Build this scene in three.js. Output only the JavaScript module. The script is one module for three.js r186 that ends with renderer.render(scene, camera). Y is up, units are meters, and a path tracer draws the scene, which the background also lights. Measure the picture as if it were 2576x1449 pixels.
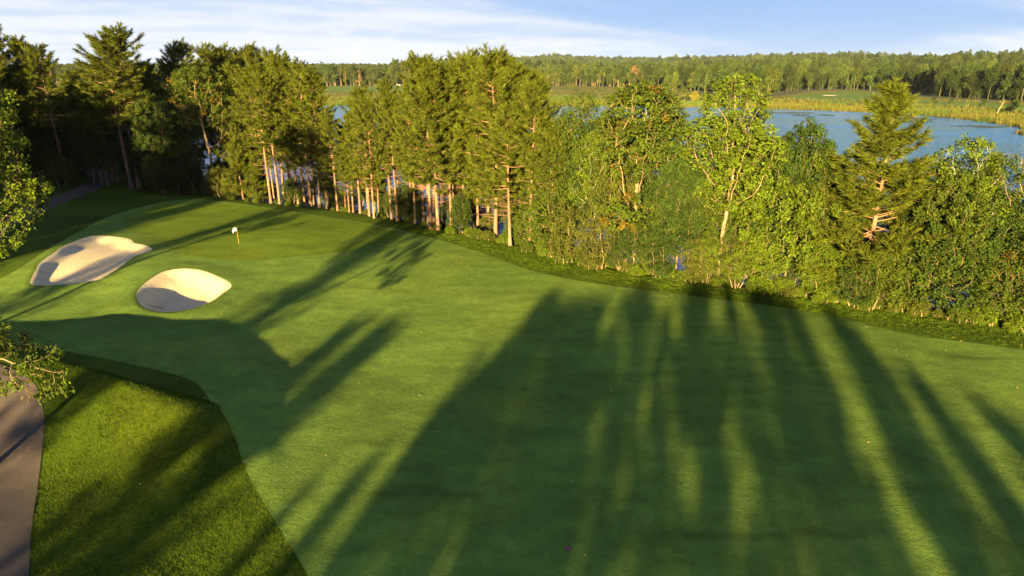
import * as THREE from 'three';

// ------------------------------------------------------------------ camera, sky, sun, exposure
const EXPOSURE = 8.8;
const SUN_ELEV = 9.4 * Math.PI / 180, SUN_AZ = 14 * Math.PI / 180;      // light travels forward (-z) and SUN_AZ to the right
const SUN = { intensity: 5, color: [1.0, 0.73, 0.31], radius: 1 };
const CAM = { y: 18, pitch: 17.9 * Math.PI / 180, f: 1717 };            // f in pixels of a 2576 x 1449 picture
const SKY = { zenith: [0.02, 0.18, 0.58], mid: [0.18, 0.45, 0.92], low: [0.46, 0.64, 0.94], cloud: [0.86, 0.91, 1.0], seed: 102.4 };

const scene = new THREE.Scene();
const camera = new THREE.PerspectiveCamera(2 * Math.atan(724.5 / CAM.f) * 180 / Math.PI, 16 / 9, 0.3, 12000);
camera.position.set(0, CAM.y, 0);
camera.rotation.set(-CAM.pitch, 0, 0);
const renderer = new THREE.WebGLRenderer({ antialias: true });
renderer.setSize(1024, 576);
renderer.toneMapping = THREE.LinearToneMapping;
renderer.toneMappingExposure = EXPOSURE;
renderer.shadowMap.enabled = true;

// ------------------------------------------------------------------ small tools
function rng(seed) { let a = (seed * 2654435761) >>> 0; return () => { a = (a + 0x6D2B79F5) >>> 0; let t = a; t = Math.imul(t ^ (t >>> 15), t | 1); t ^= t + Math.imul(t ^ (t >>> 7), t | 61); return ((t ^ (t >>> 14)) >>> 0) / 4294967296; }; }
const lerp = (a, b, t) => a + (b - a) * t, clamp = (x, a, b) => Math.min(b, Math.max(a, x));
const smooth = (a, b, x) => { const t = clamp((x - a) / (b - a), 0, 1); return t * t * (3 - 2 * t); };
function hash2(i, j) { let h = Math.imul(i, 374761393) + Math.imul(j, 668265263) | 0; h = Math.imul(h ^ (h >>> 13), 1274126177); return ((h ^ (h >>> 16)) >>> 0) / 4294967296; }
function noise2(x, y) {
  const i = Math.floor(x), j = Math.floor(y), u = x - i, v = y - j, a = u * u * (3 - 2 * u), b = v * v * (3 - 2 * v);
  return lerp(lerp(hash2(i, j), hash2(i + 1, j), a), lerp(hash2(i, j + 1), hash2(i + 1, j + 1), a), b) * 2 - 1;
}
function fbm(x, y, n = 4) { let s = 0, a = 0.5; for (let k = 0; k < n; k++) { s += a * noise2(x, y); x = x * 2.03 + 17.1; y = y * 2.03 - 9.7; a *= 0.5; } return s; }

// the sky: thin cirrus over clear air, computed for the whole dome
{
  const W = 2048, Hh = 1024, data = new Float32Array(W * Hh * 4);
  for (let j = 0; j < Hh; j++) {
    const el = ((j + 0.5) / Hh - 0.5) * Math.PI, sy = Math.sin(el), cy = Math.cos(el);
    for (let i = 0; i < W; i++) {
      const ph = ((i + 0.5) / W - 0.5) * 2 * Math.PI, dx = Math.cos(ph) * cy, dz = Math.sin(ph) * cy;
      const t = clamp(sy, 0, 1), k1 = smooth(0, 0.20, t), k2 = smooth(0.12, 0.8, t);
      const c = [0, 1, 2].map(n => lerp(lerp(SKY.low[n], SKY.mid[n], k1), SKY.zenith[n], k2));
      if (sy > -0.02) {
        const q = 1 / (Math.max(sy, 0) + 0.075), px = dx * q, pz = dz * q, s = SKY.seed;
        const wx = px + 0.55 * fbm(px * 0.5 + 3.1 + s, pz * 0.5, 3), wz = pz + 0.55 * fbm(px * 0.5, pz * 0.5 + 8.2 + s, 3);
        const u = wx * 0.87 - wz * 0.49, v = wx * 0.49 + wz * 0.87;
        let cov = smooth(-0.20, 0.34, fbm(wx * 0.17 + s, wz * 0.17 - s, 3) + 0.34 * fbm(u * 0.35, v * 1.25 + s, 5) + 0.23);
        cov *= 0.50 + 0.50 * smooth(-0.32, 0.22, fbm(u * 0.8 + s, v * 3.6, 6));
        cov = clamp(cov, 0, 1) * lerp(0.97, 0.35, smooth(0.18, 0.75, sy));
        for (let n = 0; n < 3; n++) c[n] = lerp(c[n], SKY.cloud[n], cov);
      }
      const o = (j * W + i) * 4;
      for (let n = 0; n < 3; n++) data[o + n] = c[n] / EXPOSURE;
      data[o + 3] = 1;
    }
  }
  const sky = new THREE.DataTexture(data, W, Hh, THREE.RGBAFormat, THREE.FloatType);
  sky.mapping = THREE.EquirectangularReflectionMapping; sky.magFilter = THREE.LinearFilter; sky.minFilter = THREE.LinearFilter; sky.needsUpdate = true;
  scene.background = sky; scene.environment = sky;
}
const LX = Math.sin(SUN_AZ), LD = Math.cos(SUN_AZ);                     // the way shadows run: x to the right, d forward
{
  const sun = new THREE.DirectionalLight(new THREE.Color().setRGB(...SUN.color), SUN.intensity);
  sun.position.set(-LX * 300, Math.tan(SUN_ELEV) * 300, LD * 300 - 60); sun.target.position.set(0, 0, -60);
  sun.castShadow = true; sun.shadow.radius = SUN.radius; sun.shadow.mapSize.set(4096, 4096);
  Object.assign(sun.shadow.camera, { left: -160, right: 160, top: 160, bottom: -160, near: 1, far: 900 });
  scene.add(sun, sun.target);
}

// pixels of the 2576 x 1449 picture to rays and to points on a level; d is the distance ahead (d = -z)
const CP = Math.cos(CAM.pitch), SP = Math.sin(CAM.pitch);
function ray(px, py) { const u = (724.5 - py) / CAM.f; return { x: (px - 1288) / CAM.f, d: CP + SP * u, y: -SP + CP * u }; }
function onLevel(px, py, y = 0) { const r = ray(px, py), s = (y - CAM.y) / r.y; return [r.x * s, r.d * s]; }
function heightAt(px, py, d) { const r = ray(px, py); return CAM.y + r.y * d / r.d; }   // height seen at a pixel, at distance d ahead
function onGround(px, py) {                                               // where a pixel's ray meets the ground
  const r = ray(px, py); let s = 8, step = 0.5;
  while (s < 1500) { const s2 = s + step; if (CAM.y + r.y * s2 < ground(r.x * s2, r.d * s2)) { let a = s, b = s2; for (let k = 0; k < 14; k++) { const m = (a + b) / 2; if (CAM.y + r.y * m < ground(r.x * m, r.d * m)) b = m; else a = m; } return [r.x * b, r.d * b]; } s = s2; step = Math.max(0.3, s * 0.004); }
  return [r.x * 1500, r.d * 1500];
}
function spline(pts, closed, n = 6) {                                     // Catmull-Rom through 2-D points
  const out = [], N = pts.length, at = k => closed ? pts[(k + N) % N] : pts[clamp(k, 0, N - 1)];
  for (let k = 0; k < (closed ? N : N - 1); k++) for (let j = 0; j < n; j++) {
    const t = j / n, [a, b, c, e] = [at(k - 1), at(k), at(k + 1), at(k + 2)];
    out.push([0, 1].map(i => 0.5 * (2 * b[i] + (c[i] - a[i]) * t + (2 * a[i] - 5 * b[i] + 4 * c[i] - e[i]) * t * t + (3 * b[i] - a[i] - 3 * c[i] + e[i]) * t * t * t)));
  }
  if (!closed) out.push(pts[N - 1]);
  return out;
}
function region(poly) {                                                   // signed distance to a closed polygon, positive inside
  let x0 = 1e9, x1 = -1e9, y0 = 1e9, y1 = -1e9; for (const [x, y] of poly) { x0 = Math.min(x0, x); x1 = Math.max(x1, x); y0 = Math.min(y0, y); y1 = Math.max(y1, y); }
  const N = poly.length;
  const sd = (x, y, far = 1e9) => {
    const bx = Math.max(x0 - x, 0, x - x1), by = Math.max(y0 - y, 0, y - y1), bd = Math.hypot(bx, by);
    if (bd > far) return -bd;
    let best = 1e18, inside = false;
    for (let k = 0, j = N - 1; k < N; j = k++) {
      const ax = poly[j][0], ay = poly[j][1], cx = poly[k][0] - ax, cy = poly[k][1] - ay, ex = x - ax, ey = y - ay;
      const t = clamp((ex * cx + ey * cy) / (cx * cx + cy * cy + 1e-12), 0, 1), rx = ex - cx * t, ry = ey - cy * t, q = rx * rx + ry * ry;
      if (q < best) best = q;
      if ((poly[k][1] > y) !== (ay > y) && x < cx * (y - ay) / (cy || 1e-12) + ax) inside = !inside;
    }
    return (inside ? 1 : -1) * Math.sqrt(best);
  };
  sd.box = [x0, y0, x1, y1]; sd.poly = poly;
  return sd;
}

// ------------------------------------------------------------------ the lie of the land
const LAKE_Y = -4.6;
// the bank's crest: beyond it the ground drops to the lake
const crest = spline([[-260, 190], [-130, 165], [-88, 138], [-66, 117], onLevel(330, 484, 0.6), onLevel(500, 494, 0.6), onLevel(650, 511, 0.6), onLevel(800, 528, 0.5), onLevel(950, 552, 0.4), onLevel(1100, 584, 0.3), onLevel(1200, 607, 0.2), onLevel(1330, 636, 0), onLevel(1450, 668, 0), onLevel(1600, 692, 0), onLevel(1800, 716, 0), onLevel(2000, 745, 0), onLevel(2200, 773, 0), onLevel(2400, 800, 0), onLevel(2576, 828, 0), [44, 43], [60, 36], [95, 14], [150, -30]], false, 6);
const beyond = region([...crest, [9000, -30], [9000, 9000], [-260, 9000]]);
const shore = [[-2500, 900], [-700, 560], ...[[-250, 264], [300, 265], [840, 266], [1050, 265], [1400, 266], [1650, 268], [1780, 270], [1900, 273], [2030, 277], [2150, 281], [2290, 288], [2420, 299], [2576, 322], [2700, 350]].map(p => onLevel(...p, LAKE_Y)), [330, 190], [700, 150]];
const farLand = region([...spline(shore, false, 5), [7000, 150], [7000, 7000], [-7000, 7000], [-7000, 900]]);
const woodEdge = spline([[-300, 215], [100, 216], [500, 217], [840, 217], [1040, 216], [1250, 216], [1420, 217], [1560, 221], [1680, 229], [1780, 240], [1880, 246], [1960, 243], [2020, 234], [2080, 229], [2150, 228], [2230, 234], [2300, 245], [2390, 250], [2470, 255], [2576, 260], [2760, 275]].map(p => onLevel(...p, -3.2)), false, 4);
const wood = region([[-3000, woodEdge[0][1]], ...woodEdge, [1400, 300], [6500, 300], [6500, 6500], [-6500, 6500], [-6500, 900]]);
// the mound at the near left, with the cart path on it
const mound = region(spline([[7, 2], onLevel(860, 1560, 0.08), onLevel(770, 1449, 0.08), onLevel(690, 1325, 0.12), onLevel(610, 1185, 0.2), onLevel(577, 1100, 0.65), onLevel(545, 1035, 1.25), onLevel(500, 985, 1.95), onLevel(440, 960, 2.3), onLevel(370, 940, 2.3), onLevel(300, 922, 2.3), onLevel(200, 902, 2.2), onLevel(100, 885, 2.2), onLevel(-60, 862, 2.2), [-40, 36], [-62, 42], [-90, 30], [-90, -50], [0, -60], [12, -25]], true, 5));
const B1 = [[75, 707], [92, 683], [103, 668], [139, 646], [156, 631], [185, 615], [220, 600], [246, 596], [279, 596], [311, 599], [331, 605], [339, 615], [363, 620], [382, 629], [381, 637], [363, 644], [344, 650], [318, 665], [292, 681], [259, 697], [240, 702], [194, 708], [152, 711], [113, 713], [84, 712]];
const B2 = [[342, 743], [347, 730], [360, 717], [386, 701], [412, 688], [454, 681], [486, 681], [519, 686], [551, 697], [574, 707], [582, 715], [577, 723], [557, 735], [532, 751], [499, 764], [467, 772], [434, 777], [405, 778], [369, 771], [350, 759]];
const bunkers = [region(spline(B1.map(p => onLevel(...p, 0.75)), true, 3)), region(spline(B2.map(p => onLevel(...p, 0.55)), true, 3))];
function bump(x, d, cx, cd, rx, rd, h) { const q = ((x - cx) / rx) ** 2 + ((d - cd) / rd) ** 2; return q > 9 ? 0 : h * Math.exp(-q); }
function ground(x, d) {
  let y;
  const s = beyond(x, d), f = s > 40 ? farLand(x, d) : -1e3;
  if (s > 60) y = -7.5;
  else {
    y = 0.10 * fbm(x / 22 + 5, d / 22, 3) + 0.03 * noise2(x / 4.1, d / 4.7);
    y += 0.6 * smooth(44, 66, d) * smooth(8, -22, x) * 1.0;                 // the green stands a little higher
    y += bump(x, d, -40, 62, 9, 7, 0.5) + bump(x, d, -25, 72, 7, 6, 0.25) + bump(x, d, -52, 74, 8, 10, 0.5);
    const m = mound(x, d, 8);
    if (m > -8) { const top = lerp(0.08, 2.25, smooth(25.5, 35, d)) + 0.35 * smooth(1, 11, m); y = lerp(y, Math.max(y, top + 0.12 * fbm(x / 3, d / 3, 3)), smooth(-2.5, 1.3, m)); }
    bunkers.forEach((b, k) => {
      const q = b(x, d, 5); if (q < -4.9) return;
      const near = k ? smooth(64, 48, d) : smooth(78, 58, d);               // the near lip is raised, the far face sweeps up
      const left = k ? smooth(-20, -27, x) : smooth(-36, -48, x);
      y += (k ? 0.26 : 0.18) * (0.35 + 0.65 * near) * (0.5 + 0.7 * left) * smooth(-3.4, -0.25, q) * (q > 0 ? smooth(1.4, 0, q) : 1);
      if (q > -0.15) y -= lerp(0.25, k ? 0.98 : 0.45, near * (0.30 + 0.70 * left)) * smooth(-0.15, lerp(3.6, 1.2, near), q);
    });
    if (s > -6) y -= 7.5 * smooth(-1, 25, s) + 0.25 * smooth(-6, 0, s) * smooth(0, 20, x);
  }
  if (f > -12) {
    const up = f < 0 ? lerp(-7.5, LAKE_Y + 0.12, smooth(-10, 0, f)) : LAKE_Y + 0.12 + 0.010 * Math.min(f, 140) + 0.35 * smooth(5, 60, f) * (1 + fbm(x / 60, d / 60, 3));
    y = Math.max(y, up);
    if (f > 40) { const w = wood(x, d); y += 19 * smooth(40, 800, w) + 26 * smooth(800, 3500, w) + smooth(100, 900, w) * 14 * fbm(x / 300 + 2.2, d / 380, 4) * 2; }
  }
  return y;
}

// ------------------------------------------------------------------ one grid for the ground and every sheet laid on it
function axis(lo, hi, step, min, max) {
  const a = []; for (let v = lo; v <= hi + 1e-6; v += step) a.push(v);
  let s = step, v = a[a.length - 1]; while (v < max) { s *= 1.05; v += s; a.push(v); }
  s = step; v = a[0]; while (v > min) { s *= 1.05; v -= s; a.unshift(v); }
  return a;
}
const GX = axis(-74, 60, 0.40, -6000, 6000), GD = axis(12, 128, 0.40, -400, 6200), NX = GX.length, ND = GD.length;
const GY = new Float32Array(NX * ND), GN = new Float32Array(NX * ND * 3);
for (let j = 0; j < ND; j++) for (let i = 0; i < NX; i++) GY[j * NX + i] = ground(GX[i], GD[j]);
for (let j = 0; j < ND; j++) for (let i = 0; i < NX; i++) {
  const i0 = Math.max(i - 1, 0), i1 = Math.min(i + 1, NX - 1), j0 = Math.max(j - 1, 0), j1 = Math.min(j + 1, ND - 1);
  const gx = (GY[j * NX + i1] - GY[j * NX + i0]) / (GX[i1] - GX[i0]), gd = (GY[j1 * NX + i] - GY[j0 * NX + i]) / (GD[j1] - GD[j0]), l = Math.hypot(gx, 1, gd), o = (j * NX + i) * 3;
  GN[o] = -gx / l; GN[o + 1] = 1 / l; GN[o + 2] = gd / l;                  // d = -z
}
function find(a, v) { let lo = 0, hi = a.length - 2; while (lo < hi) { const m = (lo + hi + 1) >> 1; if (a[m] <= v) lo = m; else hi = m - 1; } return lo; }
function surfaceY(x, d) {                                                 // height of the built ground (on its triangles)
  const i = find(GX, x), j = find(GD, d), u = (x - GX[i]) / (GX[i + 1] - GX[i]), v = (d - GD[j]) / (GD[j + 1] - GD[j]);
  const a = GY[j * NX + i], b = GY[j * NX + i + 1], c = GY[(j + 1) * NX + i], e = GY[(j + 1) * NX + i + 1];
  return u + v <= 1 ? a + (b - a) * u + (c - a) * v : e + (c - e) * (1 - u) + (b - e) * (1 - v);
}
const marks = [[1905, 1347, 4.5], [2090, 1338, 3.5], [1100, 1238, 3.5], [960, 1240, 2.5], [2470, 902, 3], [2400, 893, 2.5]].map(([px, py, w]) => [...onLevel(px, py, 0), w]);
const mark = (x, d) => { let k = 1; for (const [mx, md, w] of marks) { const q = ((x - mx) / w) ** 2 + ((d - md + 0.1 * Math.sin(x * 2)) / 0.28) ** 2; if (q < 1) k = Math.min(k, 0.62 + 0.38 * q); } return k; };   // scuffed strips of turf
const shades = {
  rough: (x, d) => { const n = 1 + 0.45 * fbm(x / 5, d / 5, 4) + 0.25 * fbm(x / 1.1, d / 1.1, 2), dry = smooth(0.1, 0.6, fbm(x / 9 + 40, d / 9, 3)); return [n * (1 + 0.30 * dry), n * (1 + 0.06 * dry), n]; },
  fairway: (x, d) => { const n = (1 + 0.26 * fbm(x / 7, d / 7, 4) + 0.30 * fbm(x / 1.9, d / 0.8, 3)) * (d < 60 ? mark(x, d) : 1), dry = smooth(0.05, 0.45, fbm(x / 6 - 20, d / 6, 3)); return [n * (1 + 0.12 * dry), n * (1 + 0.03 * dry), n]; },
  plain: (x, d) => { const n = 1 + 0.25 * fbm(x / 3, d / 3, 4); return [n, n, n]; },
};
function sheet(name, sd, lift, material, shade, box, kind = 'structure', parent = scene) {
  const pos = [], nor = [], col = [], uv = [];
  const [x0, d0, x1, d1] = box || sd.box, ia = Math.max(0, find(GX, x0) - 1), ib = Math.min(NX - 2, find(GX, x1) + 1), ja = Math.max(0, find(GD, d0) - 1), jb = Math.min(ND - 2, find(GD, d1) + 1);
  const vert = (i, j) => { const o = (j * NX + i), q = o * 3; return [GX[i], GY[o], GD[j], GN[q], GN[q + 1], GN[q + 2]]; };
  const put = v => { pos.push(v[0], v[1] + lift, -v[2]); nor.push(v[3], v[4], v[5]); uv.push(v[0], v[2]); const c = shade(v[0], v[2]); col.push(c[0], c[1], c[2]); };
  const cache = new Map(), sdAt = (i, j) => { const k = j * NX + i; let v = cache.get(k); if (v === undefined) cache.set(k, v = sd(GX[i], GD[j])); return v; };
  for (let j = ja; j <= jb; j++) for (let i = ia; i <= ib; i++) {
    for (const tri of [[[i, j], [i + 1, j], [i, j + 1]], [[i + 1, j + 1], [i, j + 1], [i + 1, j]]]) {
      const v = tri.map(p => vert(...p)), s = tri.map(p => sdAt(...p)), out = [];
      if (s[0] <= 0 && s[1] <= 0 && s[2] <= 0) continue;
      for (let k = 0; k < 3; k++) {
        const n = (k + 1) % 3;
        if (s[k] > 0) out.push(v[k]);
        if ((s[k] > 0) !== (s[n] > 0)) { const t = s[k] / (s[k] - s[n]); out.push(v[k].map((a, m) => lerp(a, v[n][m], t))); }
      }
      for (let k = 1; k + 1 < out.length; k++) { put(out[0]); put(out[k]); put(out[k + 1]); }
    }
  }
  const g = new THREE.BufferGeometry();
  g.setAttribute('position', new THREE.Float32BufferAttribute(pos, 3)); g.setAttribute('normal', new THREE.Float32BufferAttribute(nor, 3));
  g.setAttribute('color', new THREE.Float32BufferAttribute(col, 3)); g.setAttribute('uv', new THREE.Float32BufferAttribute(uv, 2));
  const m = new THREE.Mesh(g, material); m.name = name; m.receiveShadow = m.castShadow = true; m.userData.kind = kind; parent.add(m);
  return m;
}

// ------------------------------------------------------------------ procedural textures (tileable) and materials
function tileTexture(n, fn, srgb = false) {
  const data = new Uint8Array(n * n * 4);
  for (let j = 0; j < n; j++) for (let i = 0; i < n; i++) { const c = fn(i, j), o = (j * n + i) * 4; data[o] = clamp(c[0], 0, 1) * 255; data[o + 1] = clamp(c[1], 0, 1) * 255; data[o + 2] = clamp(c[2], 0, 1) * 255; data[o + 3] = 255; }
  const t = new THREE.DataTexture(data, n, n); t.wrapS = t.wrapT = THREE.RepeatWrapping; t.magFilter = t.minFilter = THREE.LinearFilter; if (srgb) t.colorSpace = THREE.SRGBColorSpace; t.needsUpdate = true; return t;
}
function tileNoise(n, seed) {                                             // periodic value noise: (i, j, cells across) -> -1..1
  const h = (i, j, c) => hash2(((i % c) + c) % c + seed * 131, ((j % c) + c) % c - seed * 77);
  return (i, j, cx, cy = cx) => {
    const x = i / n * cx, y = j / n * cy, a = Math.floor(x), b = Math.floor(y), u = x - a, v = y - b, s = u * u * (3 - 2 * u), t = v * v * (3 - 2 * v);
    const H = (p, q) => hash2(((p % cx) + cx) % cx + seed * 131, ((q % cy) + cy) % cy - seed * 77);
    return lerp(lerp(H(a, b), H(a + 1, b), s), lerp(H(a, b + 1), H(a + 1, b + 1), s), t) * 2 - 1;
  };
}
function grassMaps(seed, contrast, cells, mid = 0.14) {
  const n = 1024, N = tileNoise(n, seed), v = new Float32Array(n * n);
  for (let j = 0; j < n; j++) for (let i = 0; i < n; i++) v[j * n + i] = 0.5 + 0.20 * N(i, j, cells, cells) + 0.22 * N(i, j, cells * 2.5 | 0, cells * 2.5 | 0) + mid * N(i, j, cells / 4 | 0, cells / 3 | 0) + mid * 0.9 * N(i, j, cells / 12 | 0, cells / 12 | 0);
  const map = tileTexture(n, (i, j) => { const q = 0.80 + contrast * (v[j * n + i] - 0.5); return [q * (1 + 0.10 * N(i, j, cells / 2 | 0)), q, q * 0.95]; });
  const bmp = tileTexture(n, (i, j) => { const q = v[j * n + i]; return [q, q, q]; });
  return [map, bmp];
}
function withRepeat(t, r) { const c = t.clone(); c.repeat.set(r, r); c.needsUpdate = true; return c; }
const std = o => new THREE.MeshPhysicalMaterial({ roughness: 0.9, metalness: 0, specularIntensity: 0.5, ...o });
const rgb = (r, g, b) => new THREE.Color().setRGB(r, g, b);
const [grassMap, grassBump] = grassMaps(3, 0.9, 150), [turfMap, turfBump] = grassMaps(5, 0.45, 190, 0.20);
const M = {
  rough: std({ specularIntensity: 0.12, color: rgb(0.042, 0.072, 0.004), map: withRepeat(grassMap, 1 / 5.3), bumpMap: withRepeat(grassBump, 1 / 5.3), bumpScale: 0.05, vertexColors: true }),
  fairway: std({ specularIntensity: 0.12, color: rgb(0.096, 0.156, 0.025), map: withRepeat(turfMap, 1 / 7.1), bumpMap: withRepeat(turfBump, 1 / 7.1), bumpScale: 0.026, vertexColors: true, roughness: 0.85 }),
  green: std({ specularIntensity: 0.12, color: rgb(0.090, 0.138, 0.011), map: withRepeat(turfMap, 1 / 4.3), bumpMap: withRepeat(turfBump, 1 / 4.3), bumpScale: 0.014, vertexColors: true, roughness: 0.85 }),
  sand: std({ color: rgb(0.54, 0.44, 0.30), map: withRepeat(turfMap, 1 / 3.1), bumpMap: withRepeat(grassBump, 1 / 3.1), bumpScale: 0.022, vertexColors: true, roughness: 0.95 }),
  asphalt: std({ color: rgb(0.066, 0.052, 0.046), map: withRepeat(turfMap, 1 / 2.3), bumpMap: withRepeat(turfBump, 1 / 2.3), bumpScale: 0.006, vertexColors: true }),
};

// ------------------------------------------------------------------ ground, fairway, green, path, sand
const everywhere = () => 1;
sheet('ground', everywhere, 0, M.rough, shades.rough, [-1e4, -1e4, 1e4, 1e4]);
const inPath = (() => {
  const c1 = spline([[-100, 70], onLevel(-160, 640, 0.3), onLevel(-20, 590, 0.3), onLevel(60, 545, 0.4), onLevel(130, 511, 0.5), onLevel(190, 488, 0.5), onLevel(222, 474, 0.5), [-67, 112], [-78, 126]], false, 6);
  const wide = (c, w) => { const L = [], R = []; c.forEach((p, k) => { const a = c[Math.max(k - 1, 0)], b = c[Math.min(k + 1, c.length - 1)], l = Math.hypot(b[0] - a[0], b[1] - a[1]) || 1, nx = (b[1] - a[1]) / l, ny = -(b[0] - a[0]) / l; L.push([p[0] + nx * w, p[1] + ny * w]); R.unshift([p[0] - nx * w, p[1] - ny * w]); }); return region([...L, ...R]); };
  return wide(c1, 1.75);
})();
const pathEdge = [[-60, 897], [10, 920], [60, 945], [90, 970], [104, 1005], [112, 1055], [110, 1100], [102, 1170], [95, 1230], [85, 1290], [78, 1350], [74, 1449], [74, 1600]].map(p => onGround(...p));
const nearPath = region([...spline(pathEdge, false, 4), [-13.5, 2], [-17, -4], [-19, 10], [-22, 20], [-27, 30], [-32, 36]]);
const fairway = region(spline([onGround(910, 1700), onGround(830, 1560), onGround(775, 1449), onGround(700, 1325), onGround(622, 1190), onGround(592, 1105), onGround(560, 1040), onGround(515, 988), onGround(478, 956), onGround(390, 930), onGround(300, 910), onGround(200, 890), onGround(90, 872), onGround(-40, 856), onGround(-120, 826), onGround(-140, 770), onGround(-20, 712), onGround(60, 668), onGround(130, 622), onGround(200, 582), onGround(300, 536), onGround(410, 508), onGround(520, 503), onGround(700, 527), onGround(850, 549), onGround(1000, 577), onGround(1100, 602), onGround(1200, 632), onGround(1330, 678), onGround(1460, 707), onGround(1640, 732), onGround(1850, 758), onGround(2068, 790), onGround(2300, 843), onGround(2576, 880), [50, 34], [80, 10], [60, -20], [14, -6]], true, 6));
const putting = region(spline([[314, 568], [352, 592], [402, 614], [440, 636], [520, 650], [616, 656], [720, 648], [850, 634], [960, 612], [1010, 594], [960, 573], [850, 551], [720, 531], [600, 517], [500, 510], [400, 522], [330, 545]].map(p => onGround(...p)), true, 6));
sheet('fairway', fairway, 0.012, M.fairway, shades.fairway);
sheet('putting_green', putting, 0.024, M.green, shades.fairway);
sheet('cart_path', inPath, 0.03, M.asphalt, shades.plain);
sheet('cart_path_001', nearPath, 0.03, M.asphalt, shades.plain);
bunkers.forEach((b, k) => sheet('sand_bunker' + (k ? '_001' : ''), b, 0.018, M.sand, (x, d) => { const n = 1 + 0.10 * fbm(x / 1.3, d / 1.3, 4), w = 1 - 0.18 * smooth(0.15, 0.55, fbm(x / 2.2 + 7, d / 2.2, 3)); return [n * w, n * w, n * w]; }));
console.log('ground', NX, ND);

// the lake
{
  const n = 1024, N = tileNoise(n, 9), t = tileTexture(n, (i, j) => { const q = 0.5 + 0.22 * N(i, j, 26, 60) + 0.20 * N(i + 90, j, 60, 110) + 0.12 * N(i, j, 150, 230); return [q, q, q]; });
  const calm = tileTexture(512, (i, j) => { const C = tileNoise(512, 4), q = 0.10 + 0.14 * smooth(-0.1, 0.5, C(i, j, 5, 9) + 0.5 * C(i, j, 11, 23)); return [q, q, q]; });
  const mat = new THREE.MeshPhysicalMaterial({ color: rgb(0.018, 0.105, 0.240), roughness: 1, metalness: 0, ior: 1.33, roughnessMap: withRepeat(calm, 1 / 300), bumpMap: withRepeat(t, 1 / 38), bumpScale: 0.20 });
  const g = new THREE.PlaneGeometry(2600, 1000), uv = g.attributes.uv, p = g.attributes.position;
  for (let k = 0; k < uv.count; k++) uv.setXY(k, p.getX(k), p.getY(k));
  g.rotateX(-Math.PI / 2);
  const lake = new THREE.Mesh(g, mat); lake.name = 'lake'; lake.position.set(0, LAKE_Y, -540); lake.userData.kind = 'structure'; lake.receiveShadow = true; scene.add(lake);
}

// ------------------------------------------------------------------ trees: geometry builders
class Soup {                                                              // triangles collected into one geometry
  constructor() { this.p = []; this.n = []; this.c = []; this.smooth = false; }
  tri(a, b, c, col) { this.p.push(a[0], a[1], a[2], b[0], b[1], b[2], c[0], c[1], c[2]); for (let k = 0; k < 3; k++) this.c.push(col[0], col[1], col[2]); }
  tube(pts, radii, sides, col) {                                          // a tapered tube through points
    this.smooth = true; let pu = null, prev = null;
    for (let k = 0; k < pts.length; k++) {
      const a = pts[Math.max(k - 1, 0)], b = pts[Math.min(k + 1, pts.length - 1)], t = norm(sub(b, a));
      let u = pu ? norm(sub(pu, mul(t, dot(pu, t)))) : norm(cross(t, Math.abs(t[1]) < 0.9 ? [0, 1, 0] : [1, 0, 0])); pu = u; const w = cross(t, u);
      const ring = []; for (let s = 0; s < sides; s++) { const q = s / sides * 2 * Math.PI, n = add(mul(u, Math.cos(q)), mul(w, Math.sin(q))); ring.push([add(pts[k], mul(n, radii[k])), n]); }
      if (prev) { const cl = typeof col === 'function' ? col(pts[k]) : col;
        for (let s = 0; s < sides; s++) { const e = (s + 1) % sides; for (const v of [prev[s], prev[e], ring[s], ring[s], prev[e], ring[e]]) { this.p.push(...v[0]); this.n.push(...v[1]); this.c.push(cl[0], cl[1], cl[2]); } } }
      prev = ring;
    }
  }
  geometry() { const g = new THREE.BufferGeometry(); g.setAttribute('position', new THREE.Float32BufferAttribute(this.p, 3)); if (this.smooth) g.setAttribute('normal', new THREE.Float32BufferAttribute(this.n, 3)); g.setAttribute('color', new THREE.Float32BufferAttribute(this.c, 3)); return g; }
}
const add = (a, b) => [a[0] + b[0], a[1] + b[1], a[2] + b[2]], sub = (a, b) => [a[0] - b[0], a[1] - b[1], a[2] - b[2]], mul = (a, s) => [a[0] * s, a[1] * s, a[2] * s], dot = (a, b) => a[0] * b[0] + a[1] * b[1] + a[2] * b[2];
const cross = (a, b) => [a[1] * b[2] - a[2] * b[1], a[2] * b[0] - a[0] * b[2], a[0] * b[1] - a[1] * b[0]], norm = a => { const l = Math.hypot(...a) || 1; return [a[0] / l, a[1] / l, a[2] / l]; };
const mixv = (a, b, t) => add(mul(a, 1 - t), mul(b, t));
function ball(R) { for (;;) { const v = [R() * 2 - 1, R() * 2 - 1, R() * 2 - 1], l = dot(v, v); if (l < 1 && l > 0.001) return v; } }
Object.assign(M, {
  bark: std({ color: rgb(0.125, 0.080, 0.052), vertexColors: true, roughness: 0.95 }),
  paleBark: std({ color: rgb(0.16, 0.115, 0.070), vertexColors: true, roughness: 0.95 }),
  birchBark: std({ color: rgb(0.5, 0.47, 0.42), vertexColors: true, roughness: 0.8 }),
  needles: new THREE.MeshPhysicalMaterial({ color: rgb(0.040, 0.052, 0.003), vertexColors: true, roughness: 0.8, metalness: 0, specularIntensity: 0.2, side: THREE.DoubleSide }),
});
const leafMat = (r, g, b, through = 0.08) => new THREE.MeshPhysicalMaterial({ color: rgb(r, g, b), vertexColors: true, roughness: 0.7, metalness: 0, transmission: through, thickness: 0, specularIntensity: 0.2, side: THREE.DoubleSide });
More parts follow.
